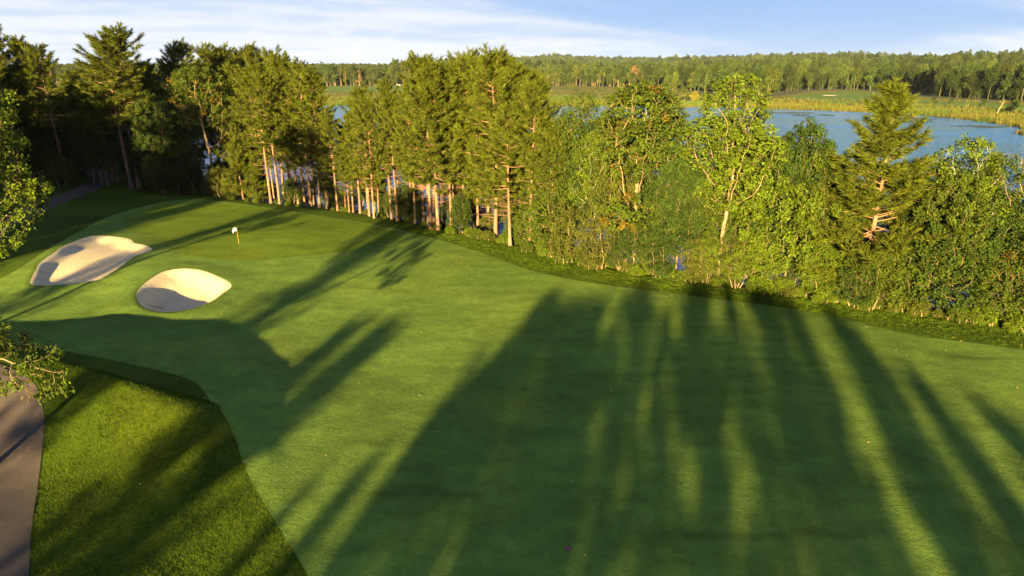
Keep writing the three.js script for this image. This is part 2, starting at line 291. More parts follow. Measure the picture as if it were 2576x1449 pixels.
Object.assign(M, {
  leafMid: leafMat(0.030, 0.048, 0.003), leafDark: leafMat(0.017, 0.033, 0.003), leafLight: leafMat(0.044, 0.070, 0.003), leafOlive: leafMat(0.040, 0.050, 0.005), leafRust: leafMat(0.11, 0.055, 0.012), leafYellow: leafMat(0.13, 0.115, 0.008),
});
// one brush of needles round the end of a shoot
function brush(S, at, dir, R, size, count, tone) {
  const u = norm(cross(dir, Math.abs(dir[1]) < 0.9 ? [0, 1, 0] : [1, 0, 0])), w = cross(dir, u);
  for (let k = 0; k < count; k++) {
    const t = R(), q = R() * 6.283, open = lerp(1.15, 0.35, t) + (R() - 0.5) * 0.5, rad = add(mul(u, Math.cos(q)), mul(w, Math.sin(q)));
    const nd = norm(add(mul(dir, Math.cos(open)), mul(rad, Math.sin(open)))), b = add(at, mul(dir, (t - 0.75) * size * 1.5)), l = size * (0.65 + 0.5 * R());
    const side = norm(cross(nd, ball(R))), wd = 0.024 + 0.022 * R(), v = tone * (0.75 + 0.5 * R()), y = R() < 0.04 ? 1.5 : 1;
    S.tri(add(b, mul(side, -wd)), add(b, mul(side, wd)), add(b, mul(nd, l)), [v * y, v, v]);
  }
}
function makePine(seed, o) {
  o = { H: 19, base: 0.42, R: 2.6, whorl: 0.52, per: 5, brushes: 0.72, lean: 0.4, dead: 22, top: 1, needle: 0.50, count: 34, ...o };
  const R = rng(seed), T = new Soup(), B = new Soup(), C = new Soup(), H = o.H, n = 16;
  const ph = R() * 6, lean = [(R() - 0.5) * o.lean, (R() - 0.5) * o.lean];
  const axisAt = y => { const t = y / H; return [lean[0] * t * t * 2 + 0.10 * Math.sin(t * 5 + ph), y, lean[1] * t * t * 2 + 0.10 * Math.cos(t * 4 + ph)]; };
  const r0 = 0.0095 * H + 0.055, radius = y => Math.max(0.018, r0 * (1 - 0.93 * Math.pow(y / H, 0.85)) + 0.09 * Math.exp(-y * 2.2));
  const ys = [-0.6, 0, 0.25]; for (let k = 1; k <= n; k++) ys.push(0.25 + (H - 0.25) * k / n);
  T.tube(ys.map(axisAt), ys.map(y => radius(Math.max(y, 0))), 7, p => { const v = 0.75 + 0.5 * R(), up = clamp(p[1] / H, 0, 1); return [v * (1 + 0.25 * up), v, v * (1 - 0.1 * up)]; });
  const bark = () => { const v = 0.85 + 0.5 * R(); return [v * 1.15, v, v * 0.9]; };
  const cb = o.base * H;
  for (let k = 0; k < o.dead; k++) {                                      // bare dead limbs below the crown
    const y = lerp(cb * 0.45, cb * 1.15, R()), a = R() * 6.283, l = 0.5 + 1.6 * R() * o.R / 2.6, s = axisAt(y), dir = [Math.cos(a), -0.15 + 0.4 * R(), Math.sin(a)];
    B.tube([s, add(s, mul(dir, l * 0.5)), add(add(s, mul(dir, l)), [0, (R() - 0.4) * 0.5, 0])], [0.028, 0.02, 0.006], 3, bark());
    if (R() < 0.6) { const m = add(s, mul(dir, l * 0.5)); B.tube([m, add(m, [Math.cos(a + 0.8) * l * 0.4, 0.1, Math.sin(a + 0.8) * l * 0.4])], [0.014, 0.005], 3, bark()); }
  }
  for (let y = cb; y < H - 0.25; y += o.whorl * (0.75 + 0.5 * R()) * (y > H * 0.9 ? 0.6 : 1)) {
    const t = (y - cb) / (H - cb), a0 = R() * 6.283, per = Math.max(3, Math.round(o.per + (R() - 0.5) * 2));
    const prof = o.wide ? Math.pow(1 - t, 0.75) * smooth(-0.25, 0.25, t) : Math.sqrt(Math.max(0, 1 - Math.pow(Math.abs(t - 0.22) / 0.80, 2.0))) * (t < 0.22 ? 0.85 : 1);
    for (let k = 0; k < per; k++) {
      if (R() < (o.wild ? 0.06 : lerp(0.30, 0.10, t))) continue;
      const a = a0 + (k + (R() - 0.5) * 0.7) / per * 6.283, L = Math.max(0.35, o.R * prof * (o.wild ? 0.70 + 0.45 * R() : 0.45 + 0.85 * R())), s = axisAt(y + (R() - 0.5) * (o.wild ? 0.9 : 0.25));
      const el = lerp(-0.12, 0.95, Math.pow(t, 1.4)) + (R() - 0.5) * (o.wild ? 0.6 : 0.35), h = [Math.cos(a), 0, Math.sin(a)];
      const pts = [], m = 5; for (let q = 0; q <= m; q++) { const f = q / m; pts.push(add(add(s, mul(h, L * f * Math.cos(el))), [0, L * (f * Math.sin(el) + 0.22 * f * f - 0.08 * f) + (R() - 0.5) * 0.06, 0])); }
      const rb = 0.018 + 0.015 * L; B.tube(pts, pts.map((_, q) => lerp(rb, 0.008, q / m)), 3, bark());
      const at = f => { const q = Math.min(f * m, m - 1e-4), i = Math.floor(q); return mixv(pts[i], pts[i + 1], q - i); };
      const sideways = [-h[2], 0, h[0]], bare = lerp(o.wide ? 0.38 : 0.60, 0.18, Math.pow(t, 0.8)) * (0.6 + 0.6 * R());
      const step = 0.30 / o.brushes; let flip = 1;
      for (let f = bare; f <= 1.0; f += step / L) {
        const p = at(f), l = (0.22 + 0.55 * R()) * lerp(1.0, 0.5, f) * Math.min(1, L / 1.6) + 0.10; flip = -flip;
        const dir = norm(add(add(mul(h, 0.55 + 0.3 * R()), mul(sideways, flip * (0.7 + 0.4 * R()))), [0, 0.25 + 0.55 * R(), 0])), e = add(p, mul(dir, l));
        B.tube([p, e], [0.010, 0.006], 3, bark());
        const tone = (0.55 + 0.8 * R());
        brush(C, e, norm(add(dir, [0, 0.35, 0])), R, o.needle, o.count, tone);
        if (l > 0.42) brush(C, mixv(p, e, 0.45), norm(add(dir, [0, 0.9, 0])), R, o.needle * 0.85, o.count * 0.7 | 0, tone);
      }
      brush(C, pts[m], norm(add(h, [0, 0.6 + el, 0])), R, o.needle * 1.05, o.count + 4, 0.8 + 0.4 * R());
    }
  }
  brush(C, axisAt(H), [0, 1, 0], R, o.needle * 1.2, o.count + 10, 1); brush(C, axisAt(H - 0.35), [0, 1, 0], R, o.needle * 1.2, o.count + 10, 1);
  return { height: H, parts: [['trunk', T.geometry(), 'bark'], ['branchwork', B.geometry(), 'bark'], ['crown', C.geometry(), 'needles']] };
}
// broadleaf: limbs grow towards points spread through the crown (space colonisation), leaves sit on the twigs
function makeBroadleaf(seed, o) {
  o = { H: 14, trunk: 3, lobes: [[0, 9, 0, 3.5, 4.5, 3.5]], points: 420, hollow: 0.35, step: 0.36, reach: 6, kill: 0.50, leaf: 0.17, leaves: 11, spread: 0.37, thick: 0.0105, lean: [0, 0], stems: 1, bark: 'paleBark', mat: 'leafMid', limbs: 0.04, tip: 2.2, jag: 0.12, ...o };
  const R = rng(seed), P = [], nodes = [];
  const vol = o.lobes.map(l => l[3] * l[4] * l[5]), tot = vol.reduce((a, b) => a + b, 0);
  while (P.length < o.points * 2.6) { let q = R() * tot, i = 0; while (q > vol[i]) q -= vol[i++]; const l = o.lobes[i]; let v = ball(R); const len = Math.hypot(...v); if (len < o.hollow && R() < 0.85) continue; P.push([l[0] + v[0] * l[3], l[1] + v[1] * l[4], l[2] + v[2] * l[5]]); }
  for (let s = 0; s < o.stems; s++) {
    const a = s / o.stems * 6.283 + R(), sp = o.stems > 1 ? 0.35 : 0; let par = -1, p = [Math.cos(a) * sp * 0.6, -0.5, Math.sin(a) * sp * 0.6]; const th = o.trunk * (o.stems > 1 ? 0.7 + 0.6 * R() : 1);
    for (let y = -0.5; y < th; y += o.step) { nodes.push({ p, par, kids: 0, s }); par = nodes.length - 1; p = add(p, [Math.cos(a) * sp * 0.3 + o.lean[0] * o.step + (R() - 0.5) * o.jag, o.step, Math.sin(a) * sp * 0.3 + o.lean[1] * o.step + (R() - 0.5) * o.jag]); }
  }
  const near = P.map(() => -1), dist = P.map(() => 1e9), alive = P.map(() => true); let from = 0;
  for (let it = 0; it < 150; it++) {
    for (let i = 0; i < P.length; i++) if (alive[i]) for (let k = from; k < nodes.length; k++) { const e = nodes[k].p, q = (P[i][0] - e[0]) ** 2 + (P[i][1] - e[1]) ** 2 + (P[i][2] - e[2]) ** 2; if (q < dist[i]) { dist[i] = q; near[i] = k; } }
    from = nodes.length; const pull = new Map(); let left = 0;
    for (let i = 0; i < P.length; i++) { if (!alive[i]) continue; if (dist[i] < o.kill * o.kill) { alive[i] = false; continue; } left++; if (dist[i] > o.reach * o.reach && it > 12) continue; const v = norm(sub(P[i], nodes[near[i]].p)); pull.set(near[i], add(pull.get(near[i]) || [0, 0, 0], v)); }
    if (!left || !pull.size || nodes.length > 6000) break;
    for (const [k, v] of pull) { const dir = norm(add(norm(v), mul(ball(R), 0.28))); nodes.push({ p: add(nodes[k].p, mul(dir, o.step)), par: k, kids: 0, s: nodes[k].s }); nodes[k].kids++; }
  }
  for (let k = nodes.length - 1; k >= 0; k--) { const m = nodes[k]; if (!m.r2) m.r2 = Math.pow(o.thick, o.tip); m.r = Math.pow(m.r2, 1 / o.tip); if (m.par >= 0) { nodes[m.par].r2 = (nodes[m.par].r2 || 0) + m.r2; } }
  const kids = nodes.map(() => []); nodes.forEach((m, k) => { if (m.par >= 0) kids[m.par].push(k); });
  const bark = o.bark === 'birchBark' ? (p => { const v = R() < 0.16 ? 0.25 : 0.85 + 0.3 * R(); return [v, v, v]; }) : (() => { const v = 0.7 + 0.55 * R(); return [v, v * 0.97, v * 0.93]; });
  const stems = [], limbs = [], C = new Soup();
  const run = (k, par, S, main) => {                                      // one unbroken run of wood from node k on, its thickest child first
    const chain = par >= 0 ? [par, k] : [k], off = []; let c = k;
    while (kids[c].length) { const ks = kids[c].slice().sort((a, b) => nodes[b].r - nodes[a].r); for (const q of ks.slice(1)) off.push([q, c]); c = ks[0]; chain.push(c); }
    if (chain.length > 1) { const r = chain.map((q, i) => i === 0 && par >= 0 ? Math.min(nodes[q].r, nodes[k].r) : nodes[q].r); S.tube(chain.map(q => nodes[q].p), r.map((v, i) => v + (main && nodes[chain[i]].p[1] < 0.6 ? 0.06 * clamp(1 - nodes[chain[i]].p[1], 0, 1.2) : 0)), r[0] > 0.08 ? 6 : r[0] > 0.03 ? 4 : 3, bark); }
    for (const [q, pp] of off) { if (main && nodes[q].r > o.limbs) { const L = new Soup(); limbs.push(L); run(q, pp, L, false); } else run(q, pp, S, false); }
  };
  nodes.forEach((m, k) => { if (m.par < 0) { const T = new Soup(); stems.push(T); run(k, -1, T, true); } });
  nodes.forEach((m, k) => {
    if (m.r > o.thick * 3.2 || m.p[1] < o.trunk * 0.5) return;
    const tone = 0.70 + 0.6 * R(), warm = R() < (o.rust || 0) ? 1 : 0, pd = m.par >= 0 ? norm(sub(m.p, nodes[m.par].p)) : [0, 1, 0], cnt = (kids[k].length ? 0.4 : 3.4) * o.leaves * (o.dense || 1.6);
    for (let q = 0; q < cnt; q++) {
      const c = add(m.p, mul(ball(R), o.spread)), a = norm(add(add(mul(pd, 0.5), ball(R)), [0, -0.25, 0])), up = norm(add(ball(R), [0, 0.9, 0])), w = norm(cross(a, up)), l = o.leaf * (0.8 + 0.6 * R()), b = l * (o.slim || 0.36), v = tone * (0.75 + 0.5 * R());
      const col = warm ? [v * 2.3, v * 1.05, v * 1.2] : [v * (0.9 + 0.3 * R()), v, v * (0.7 + 0.6 * R())], e = add(c, mul(a, l)), mid = add(c, mul(a, l * 0.45)), bend = mul(cross(w, a), b * 0.35);
      C.tri(c, add(add(mid, mul(w, b)), bend), e, col); C.tri(c, e, add(add(mid, mul(w, -b)), bend), col);
    }
  });
  return { height: o.H, parts: [...stems.map(T => [stems.length > 1 ? 'stem' : 'trunk', T.geometry(), o.bark]), ...limbs.map(L => ['limb', L.geometry(), o.bark]), ['crown', C.geometry(), o.mat]] };
}
const ORD = ['first', 'second', 'third', 'fourth', 'fifth', 'sixth', 'seventh', 'eighth', 'ninth', 'tenth', 'eleventh', 'twelfth', 'thirteenth', 'fourteenth', 'fifteenth', 'sixteenth', 'seventeenth', 'eighteenth', 'nineteenth', 'twentieth', 'twenty-first', 'twenty-second', 'twenty-third', 'twenty-fourth', 'twenty-fifth', 'twenty-sixth', 'twenty-seventh', 'twenty-eighth', 'twenty-ninth', 'thirtieth', 'thirty-first', 'thirty-second', 'thirty-third', 'thirty-fourth'];
function countOff(list, from, say) { list.sort((a, b) => from * (a.position.x / -a.position.z - b.position.x / -b.position.z)).forEach((t, k) => { t.userData.label = say.replace('#', ORD[k]); }); }
const taken = {};
const numbered = name => { const n = taken[name] = (taken[name] ?? -1) + 1; return n ? `${name}_${String(n).padStart(3, '0')}` : name; };
function grow(proto, name, [x, d], { scale = 1, wide = 1, turn = 0, y = null, mat = null, lean = 0 } = {}, label, category, group) {
  const g = new THREE.Group(); g.name = numbered(name);
  for (const [part, geo, m] of proto.parts) { const me = new THREE.Mesh(geo, M[part === 'crown' && mat ? mat : m]); me.name = part; me.castShadow = me.receiveShadow = true; g.add(me); }
  g.position.set(x, (y ?? surfaceY(x, d)) - 0.05, -d); g.rotation.set(0, turn, lean); g.scale.set(scale * wide, scale, scale * wide);
  g.userData = { label, category }; if (group) g.userData.group = group;
  scene.add(g); return g;
}

// ------------------------------------------------------------------ tree kinds
const pines = [1, 2, 3, 4, 5, 6].map(k => makePine(100 + k, [{ R: 3.1, base: 0.38 }, { R: 3.4, base: 0.33 }, { R: 2.8, base: 0.46, lean: 0.9 }, { R: 3.3, base: 0.28 }, { R: 3.6, base: 0.42, whorl: 0.6 }, { R: 2.9, base: 0.47, per: 6 }][k - 1]));
const youngPine = makePine(131, { H: 9, base: 0.06, R: 2.4, wide: true, whorl: 0.5, dead: 2, lean: 0.2 });
const bigPine = makePine(141, { H: 17, base: 0.08, R: 5.0, wide: true, whorl: 0.44, per: 5, brushes: 1.0, wild: 1, dead: 2, lean: 0.3, needle: 0.50, count: 34 });
const highPines = [makePine(161, { R: 2.3, base: 0.62, H: 19, brushes: 0.45, whorl: 1.1, per: 4 }), makePine(162, { R: 2.0, base: 0.68, H: 19, brushes: 0.45, whorl: 1.1, per: 4 })];
const slimPine = makePine(151, { H: 13, base: 0.16, R: 2.7, wide: true, whorl: 0.55, dead: 6 });
const oak = makeBroadleaf(201, { H: 16.4, trunk: 4.6, lobes: [[0, 13.2, 0, 3.2, 3.0, 3.0], [-2.0, 10.8, 0.5, 2.2, 2.4, 2.2], [2.4, 11.2, 0, 2.2, 2.4, 2.2], [-2.6, 6.0, 0.8, 2.2, 1.4, 2.0], [0.2, 15.2, 0, 1.8, 1.1, 1.7]], points: 520, hollow: 0.65, leaves: 13, dense: 1.2, thick: 0.013, rust: 0.10, mat: 'leafMid', leaf: 0.20 });
const ash = makeBroadleaf(211, { H: 18, trunk: 4.5, lobes: [[0, 15, 0, 2.3, 3.0, 2.3], [-1.2, 12.0, 0, 2.4, 2.4, 2.2], [1.4, 12.2, 0.3, 2.4, 2.6, 2.3], [0, 8.2, 0.4, 2.8, 1.8, 2.4]], points: 520, hollow: 0.6, leaves: 12, dense: 1.2, thick: 0.0125, mat: 'leafLight', leaf: 0.20, bark: 'paleBark' });
const roundDark = [1, 2, 3].map(k => makeBroadleaf(220 + k, { H: 11, trunk: 2.6, lobes: [[0, 7.4, 0, 2.9, 3.3, 2.9], [1.2 * (k - 2), 5.2, 0.6, 2.6, 2.2, 2.4], [-1.0, 4.6, 0.8, 2.2, 2.0, 2.2]], points: 480, hollow: 0.45, leaves: 15, mat: 'leafDark', leaf: 0.17 }));
const airy = [1, 2].map(k => makeBroadleaf(230 + k, { H: 13, trunk: 3.4, lobes: [[0.4, 10, 0, 2.4, 2.9, 2.4], [-1.3, 7.4, 0, 2.0, 2.2, 2.0], [1.5, 6.6, 0.3, 2.0, 2.0, 2.0]], points: 380, hollow: 0.3, leaves: 10, spread: 0.5, mat: k === 1 ? 'leafMid' : 'leafOlive', leaf: 0.15 }));
const birch = makeBroadleaf(241, { H: 12, trunk: 5.5, lobes: [[0.3, 9.6, 0, 1.8, 2.4, 1.8], [-0.5, 7.0, 0.2, 1.6, 1.8, 1.6]], points: 280, hollow: 0.3, leaves: 11, mat: 'leafLight', bark: 'birchBark', leaf: 0.15, lean: [0.08, 0], thick: 0.0045 });
const maple = [1, 2].map(k => makeBroadleaf(250 + k, { H: 7.5, trunk: 1.0, stems: 3, lobes: [[0, 4.6, 0, 2.6, 2.7, 2.4], [1.2, 2.8, 0.6, 2.0, 1.6, 1.8], [-1.4, 3.0, 0.6, 2.0, 1.7, 1.8]], points: 460, hollow: 0.4, leaves: 14, mat: 'leafLight', leaf: 0.17 }));
const thicket = [1, 2, 3].map(k => makeBroadleaf(260 + k, { H: 5.5, trunk: 0.8, stems: 4, lobes: [[0, 3.3, 0, 2.2, 2.1, 2.0], [0.9, 2.0, 0.5, 1.6, 1.4, 1.5], [-1.0, 1.9, 0.4, 1.6, 1.3, 1.5]], points: 380, hollow: 0.3, leaves: 12, mat: ['leafMid', 'leafOlive', 'leafDark'][k - 1], leaf: 0.15 }));
const shrubs = [1, 2, 3, 4].map(k => makeBroadleaf(270 + k, { H: 1.6, trunk: 0.25, stems: 5, step: 0.14, kill: 0.18, reach: 2.5, lobes: [[0, 0.85, 0, 1.05, 0.72, 0.95], [0.5, 0.6, 0.3, 0.7, 0.5, 0.6]], points: 190, hollow: 0.25, leaves: 9, spread: 0.2, thick: 0.004, mat: ['leafLight', 'leafMid', 'leafLight', 'leafOlive'][k - 1], leaf: 0.13 }));
const twisted = makeBroadleaf(281, { H: 14, trunk: 4.0, lean: [0.28, 0.05], jag: 0.3, lobes: [[-1.0, 11.8, 0, 1.8, 1.5, 1.6], [2.6, 10.6, 0, 2.2, 1.8, 1.8], [0.2, 8.2, 0.4, 2.0, 1.4, 1.6], [3.0, 7.2, 0, 1.8, 1.4, 1.6]], points: 300, hollow: 0.3, leaves: 11, dense: 1.1, thick: 0.010, mat: 'leafMid', leaf: 0.15 });
const rustBush = makeBroadleaf(291, { H: 6, trunk: 0.8, stems: 5, lobes: [[0, 3.4, 0, 2.4, 2.6, 2.2], [0.6, 2.0, 0.5, 2.0, 1.6, 1.8]], points: 420, hollow: 0.2, leaves: 5, mat: 'leafOlive', rust: 0.5, leaf: 0.12 });
const leftOak = makeBroadleaf(301, { H: 19, trunk: 5, lobes: [[0, 13.5, 0, 5.0, 5.0, 5.0], [2.6, 9.6, 0, 3.4, 2.6, 3.4], [2.0, 15.5, 0.5, 3.4, 2.6, 3.2], [1.6, 6.8, -0.5, 2.6, 1.6, 2.4]], dense: 1.3, points: 1000, hollow: 0.5, kill: 0.7, leaves: 19, spread: 0.42, mat: 'leafLight', leaf: 0.19, slim: 0.30 });
const boughOak = makeBroadleaf(311, { H: 14, trunk: 4, lobes: [[-1, 10, 0, 4.0, 3.4, 4.2], [3.0, 8.0, 0.2, 2.0, 1.5, 1.8], [5.0, 6.4, 0.1, 1.7, 1.2, 1.5], [6.3, 5.2, 0, 0.9, 0.6, 0.9]], dense: 1.2, points: 700, hollow: 0.3, kill: 0.5, leaves: 17, spread: 0.30, mat: 'leafMid', leaf: 0.17, slim: 0.2, rust: 0.03 });
console.log('kinds grown');

// a tree whose foot shows (or would show) at pixel bx, by, moved `back` metres further from the camera, its top at pixel height ty
function stand(bx, by, back = 0) { const [x, d] = onGround(bx, by), k = 1 + back / Math.hypot(x, d); return [x * k, d * k]; }
const RP = rng(7);
function at(proto, name, bx, by, ty, o, label, category, group) {
  const p = stand(bx, by, o.back || 0), H = heightAt(bx, ty, p[1]) - surfaceY(...p);
  return grow(proto, name, p, { scale: H / proto.height, turn: o.turn ?? RP() * 6.283, wide: o.wide ?? 1, mat: o.mat, lean: o.lean || 0 }, label, category, group);
}
const rowA = [], rowB = [], rowC = [], rowD = [], rowE = [];
const PINE_ROW = 'tall pines along the lake bank', sunlit = 'tall sunlit pine with bare orange trunk on the lake bank behind the green';
for (const [bx, by, ty, k, back, wide] of [[670, 507, 129, 0, 1, 1.1], [681, 512, 160, 2, 0.3, 0.9], [702, 514, 188, 5, 0.5, 0.9], [718, 513, 143, 1, 2.5, 1], [735, 515, 158, 4, 0.6, 0.95], [752, 517, 196, 3, 2, 0.9], [781, 520, 171, 1, 1.5, 0.95], [806, 524, 186, 0, 0.6, 1], [796, 522, 214, 5, 4, 0.9], [644, 504, 150, 3, 3, 0.95], [624, 502, 175, 4, 4, 0.9], [768, 519, 228, 2, 5, 0.8],
  [888, 538, 300, 2, 1.5, 0.85], [931, 546, 229, 1, 0.8, 0.85], [942, 550, 258, 3, 0.3, 0.8], [985, 554, 220, 4, 0.9, 0.8], [998, 556, 244, 0, 0.3, 0.8], [1044, 567, 234, 5, 1.2, 0.85], [1037, 565, 262, 2, 3, 0.8], [1065, 571, 200, 3, 2.5, 0.9], [870, 533, 320, 0, 4, 0.8]]) rowA.push(at(pines[k], 'pine_tree', bx, by, ty, { back, wide }, sunlit, 'pine', PINE_ROW));
countOff(rowA, 1, '# tall pine along the lake bank, counted from the short bushy pines');
for (const [bx, by, ty, k, back, wide, lean] of [[1078, 574, 161, 4, 1.5, 1, 0], [1085, 578, 196, 1, 0.4, 1, 0], [1100, 582, 170, 3, 0.8, 1, 0], [1134, 580, 182, 0, 0.3, 1.05, 0], [1166, 589, 163, 1, 2.4, 1, 0], [1194, 587, 151, 3, 0.2, 1.05, 0], [1206, 580, 190, 4, 2.5, 1, 0], [1219, 588, 158, 5, 1, 1, 0], [1236, 600, 172, 2, 0.4, 1, 0], [1248, 606, 146, 1, 0.2, 1.12, 0], [1255, 596, 215, 5, 3, 0.9, 0], [1263, 599, 150, 0, 1.6, 1, 0], [1294, 612, 184, 2, 0.3, 0.9, -0.035], [1320, 600, 187, 0, 0.8, 1, -0.012], [1345, 612, 205, 4, 3.5, 0.85, 0], [1111, 582, 210, 5, 4, 0.9, 0], [1148, 588, 220, 2, 5, 0.9, 0], [1300, 620, 240, 3, 6, 0.9, 0]]) rowB.push(at(pines[k], 'pine_tree', bx, by, ty, { back, wide, lean }, '', 'pine', PINE_ROW));
countOff(rowB, -1, '# pine of the dense pine clump, counted from the airy broadleaf tree beside it');
at(youngPine, 'young_pine', 610, 502, 318, { back: 0.5, wide: 0.9 }, 'short bushy pine with branches almost to the ground beside the tall pines', 'pine');
at(youngPine, 'young_pine', 648, 506, 372, { back: 0.8, wide: 1.0 }, 'low rounded young pine in front of the tall bare pine trunks', 'pine');
at(bigPine, 'pine_tree', 2165, 762, 212, { back: 0.2, turn: 0.4, wide: 1.32 }, 'broad cone-shaped pine with long open branches standing before the lake', 'pine');
at(slimPine, 'pine_tree', 2405, 778, 392, { back: 2.2, wide: 0.95 }, 'slender young pine beside the white birch on the bank', 'pine');
at(slimPine, 'pine_tree', 1400, 640, 300, { back: 5, wide: 0.7 }, 'thin pine at the end of the pine clump, next to the broadleaf trees', 'pine');
at(slimPine, 'pine_tree', 1925, 725, 405, { back: 6, wide: 0.8 }, 'small pine half hidden between dark broadleaf trees near the water', 'pine');

// broadleaf trees on the bank
at(airy[0], 'broadleaf_tree', 1445, 652, 232, { back: 2.5, wide: 0.95 }, 'airy green broadleaf tree next to the pine clump', 'tree');
at(birch, 'birch_tree', 1478, 668, 330, { back: 2, wide: 1 }, 'birch with thin white stems left of the rusty-topped oak', 'birch');
at(oak, 'oak_tree', 1595, 684, 198, { back: 0.8, turn: 0.9, wide: 1.25 }, 'oak with rusty brown tinged top and bare forked limbs', 'oak');
at(airy[1], 'broadleaf_tree', 1530, 684, 300, { back: 6 }, 'olive broadleaf tree behind the oak on the bank', 'tree');
at(roundDark[0], 'broadleaf_tree', 1690, 703, 418, { back: 1.6, wide: 1.0 }, 'dark green rounded tree between the oak and the pale green ash', 'tree');
at(ash, 'ash_tree', 1806, 722, 183, { back: 0.8, turn: 2.2, wide: 1.3 }, 'tall pale green ash with many upright grey limbs', 'tree');
at(roundDark[1], 'broadleaf_tree', 1975, 742, 292, { back: 4, wide: 0.8 }, 'dark green round-headed tree between the ash and the broad pine', 'tree');
at(maple[0], 'maple_tree', 1935, 738, 440, { back: 1.0, wide: 1.0 }, 'bright green bushy maple low on the bank beside the broad pine', 'tree');
at(roundDark[2], 'broadleaf_tree', 2285, 775, 405, { back: 3.2, wide: 0.85 }, 'dark tree filling the gap between the broad pine and the birch', 'tree');
at(birch, 'birch_tree', 2372, 790, 342, { back: 2.0, turn: 2.0, wide: 1.2 }, 'leaning birch with chalk white forked trunk before the lake', 'birch');
at(twisted, 'broadleaf_tree', 2500, 812, 338, { back: 3.0, turn: 0.3 }, 'sparse crooked tree leaning out over the water at the end of the bank', 'tree');
at(rustBush, 'bush', 2552, 822, 610, { back: 1.0 }, 'straggly bush with orange and brown autumn leaves', 'bush');
at(birch, 'birch_tree', 840, 522, 330, { back: 1.2, wide: 0.7, lean: -0.12 }, 'thin leaning white birch among the pine trunks behind the green', 'birch');
{
  const R = rng(83), tops = [[560, 150], [640, 140], [720, 150], [800, 185], [845, 280], [880, 310], [905, 240], [990, 228], [1040, 240], [1080, 170], [1150, 165], [1260, 150], [1340, 190], [1390, 240], [1420, 300]];
  const top = px => { for (let k = 1; k < tops.length; k++) if (px <= tops[k][0]) return lerp(tops[k - 1][1], tops[k][1], (px - tops[k - 1][0]) / (tops[k][0] - tops[k - 1][0])); return 320; };
  const second = [];
  for (let px = 575; px < 1400; px += 27) { const by = px < 800 ? 500 + (px - 600) * 0.14 : px < 1100 ? 528 + (px - 800) * 0.187 : 584 + (px - 1100) * 0.26, k = R() * 6 | 0, ty = top(px) + 8 + 130 * R(); second.push(at(pines[k], 'pine_tree', px + 8 * R(), by, ty, { back: 2 + 7 * R(), wide: 0.9 + 0.3 * R() }, '', 'pine', 'pines of the rows behind along the lake bank')); }
  second.forEach(t => { t.userData.label = 'pine in the rows standing behind the foremost pines on the lake bank'; });
  let acc = 0;
  for (let k = 1; k < crest.length; k++) { const [ax, ad] = crest[k - 1], [bx, bd] = crest[k], l = Math.hypot(bx - ax, bd - ad); if (ad > 108 || ad < 66) continue; acc += l;
    while (acc > 1.3) { acc -= 1.3; const t = R(), nx = -(bd - ad) / l, nd = (bx - ax) / l, q = 2 + 8 * R(), x = lerp(ax, bx, t) + nx * q, d = lerp(ad, bd, t) + nd * q; grow(R() < 0.75 ? thicket[R() * 3 | 0] : roundDark[R() * 3 | 0], 'understory_bush', [x, d], { scale: 0.35 + 0.5 * R(), turn: R() * 6.283 }, 'leafy understory bush between and behind the pine trunks on the bank', 'bush', 'understory behind the pine trunks'); } }
}
const backRow = [];
for (const [bx, by, ty, p, back, wide] of [[1398, 650, 300, roundDark[2], 5, 0.75], [1430, 660, 265, airy[1], 4, 1.1], [1490, 676, 290, roundDark[1], 5, 0.75], [1540, 686, 270, roundDark[0], 4.5, 0.7], [1650, 702, 255, roundDark[1], 5, 0.7], [1700, 710, 390, roundDark[2], 3, 0.9], [1735, 714, 400, roundDark[0], 4, 0.8], [1765, 718, 320, airy[0], 5, 1.1], [1850, 728, 280, airy[0], 4, 1.0], [1880, 730, 340, roundDark[2], 4, 0.75], [1915, 734, 350, roundDark[2], 2.5, 0.8], [2025, 752, 350, roundDark[0], 4, 0.8], [2055, 758, 420, roundDark[1], 5, 0.8], [2245, 780, 470, roundDark[1], 5, 0.8], [2300, 786, 480, roundDark[0], 3, 0.9], [2325, 792, 390, airy[0], 4.5, 1.2], [2345, 796, 420, roundDark[0], 2.5, 0.85], [2430, 806, 480, roundDark[2], 4, 1.0], [2480, 812, 440, airy[1], 5, 1.2], [2610, 834, 430, airy[0], 4, 1.2], [1590, 692, 520, roundDark[2], 1.5, 1.1], [1820, 724, 520, roundDark[1], 2, 1.1], [2180, 774, 600, roundDark[0], 6, 1.2]])
  backRow.push(at(p, 'broadleaf_tree', bx, by, ty, { back, wide, mat: ['leafDark', 'leafMid', 'leafDark', 'leafOlive', 'leafDark'][backRow.length % 5] }, '', 'tree', 'broadleaf trees behind the belt of bushy growth'));
countOff(backRow, 1, '# broadleaf tree behind the belt of bushy growth, counted from the pine clump');
const BELT = 'bushy young trees along the bank';
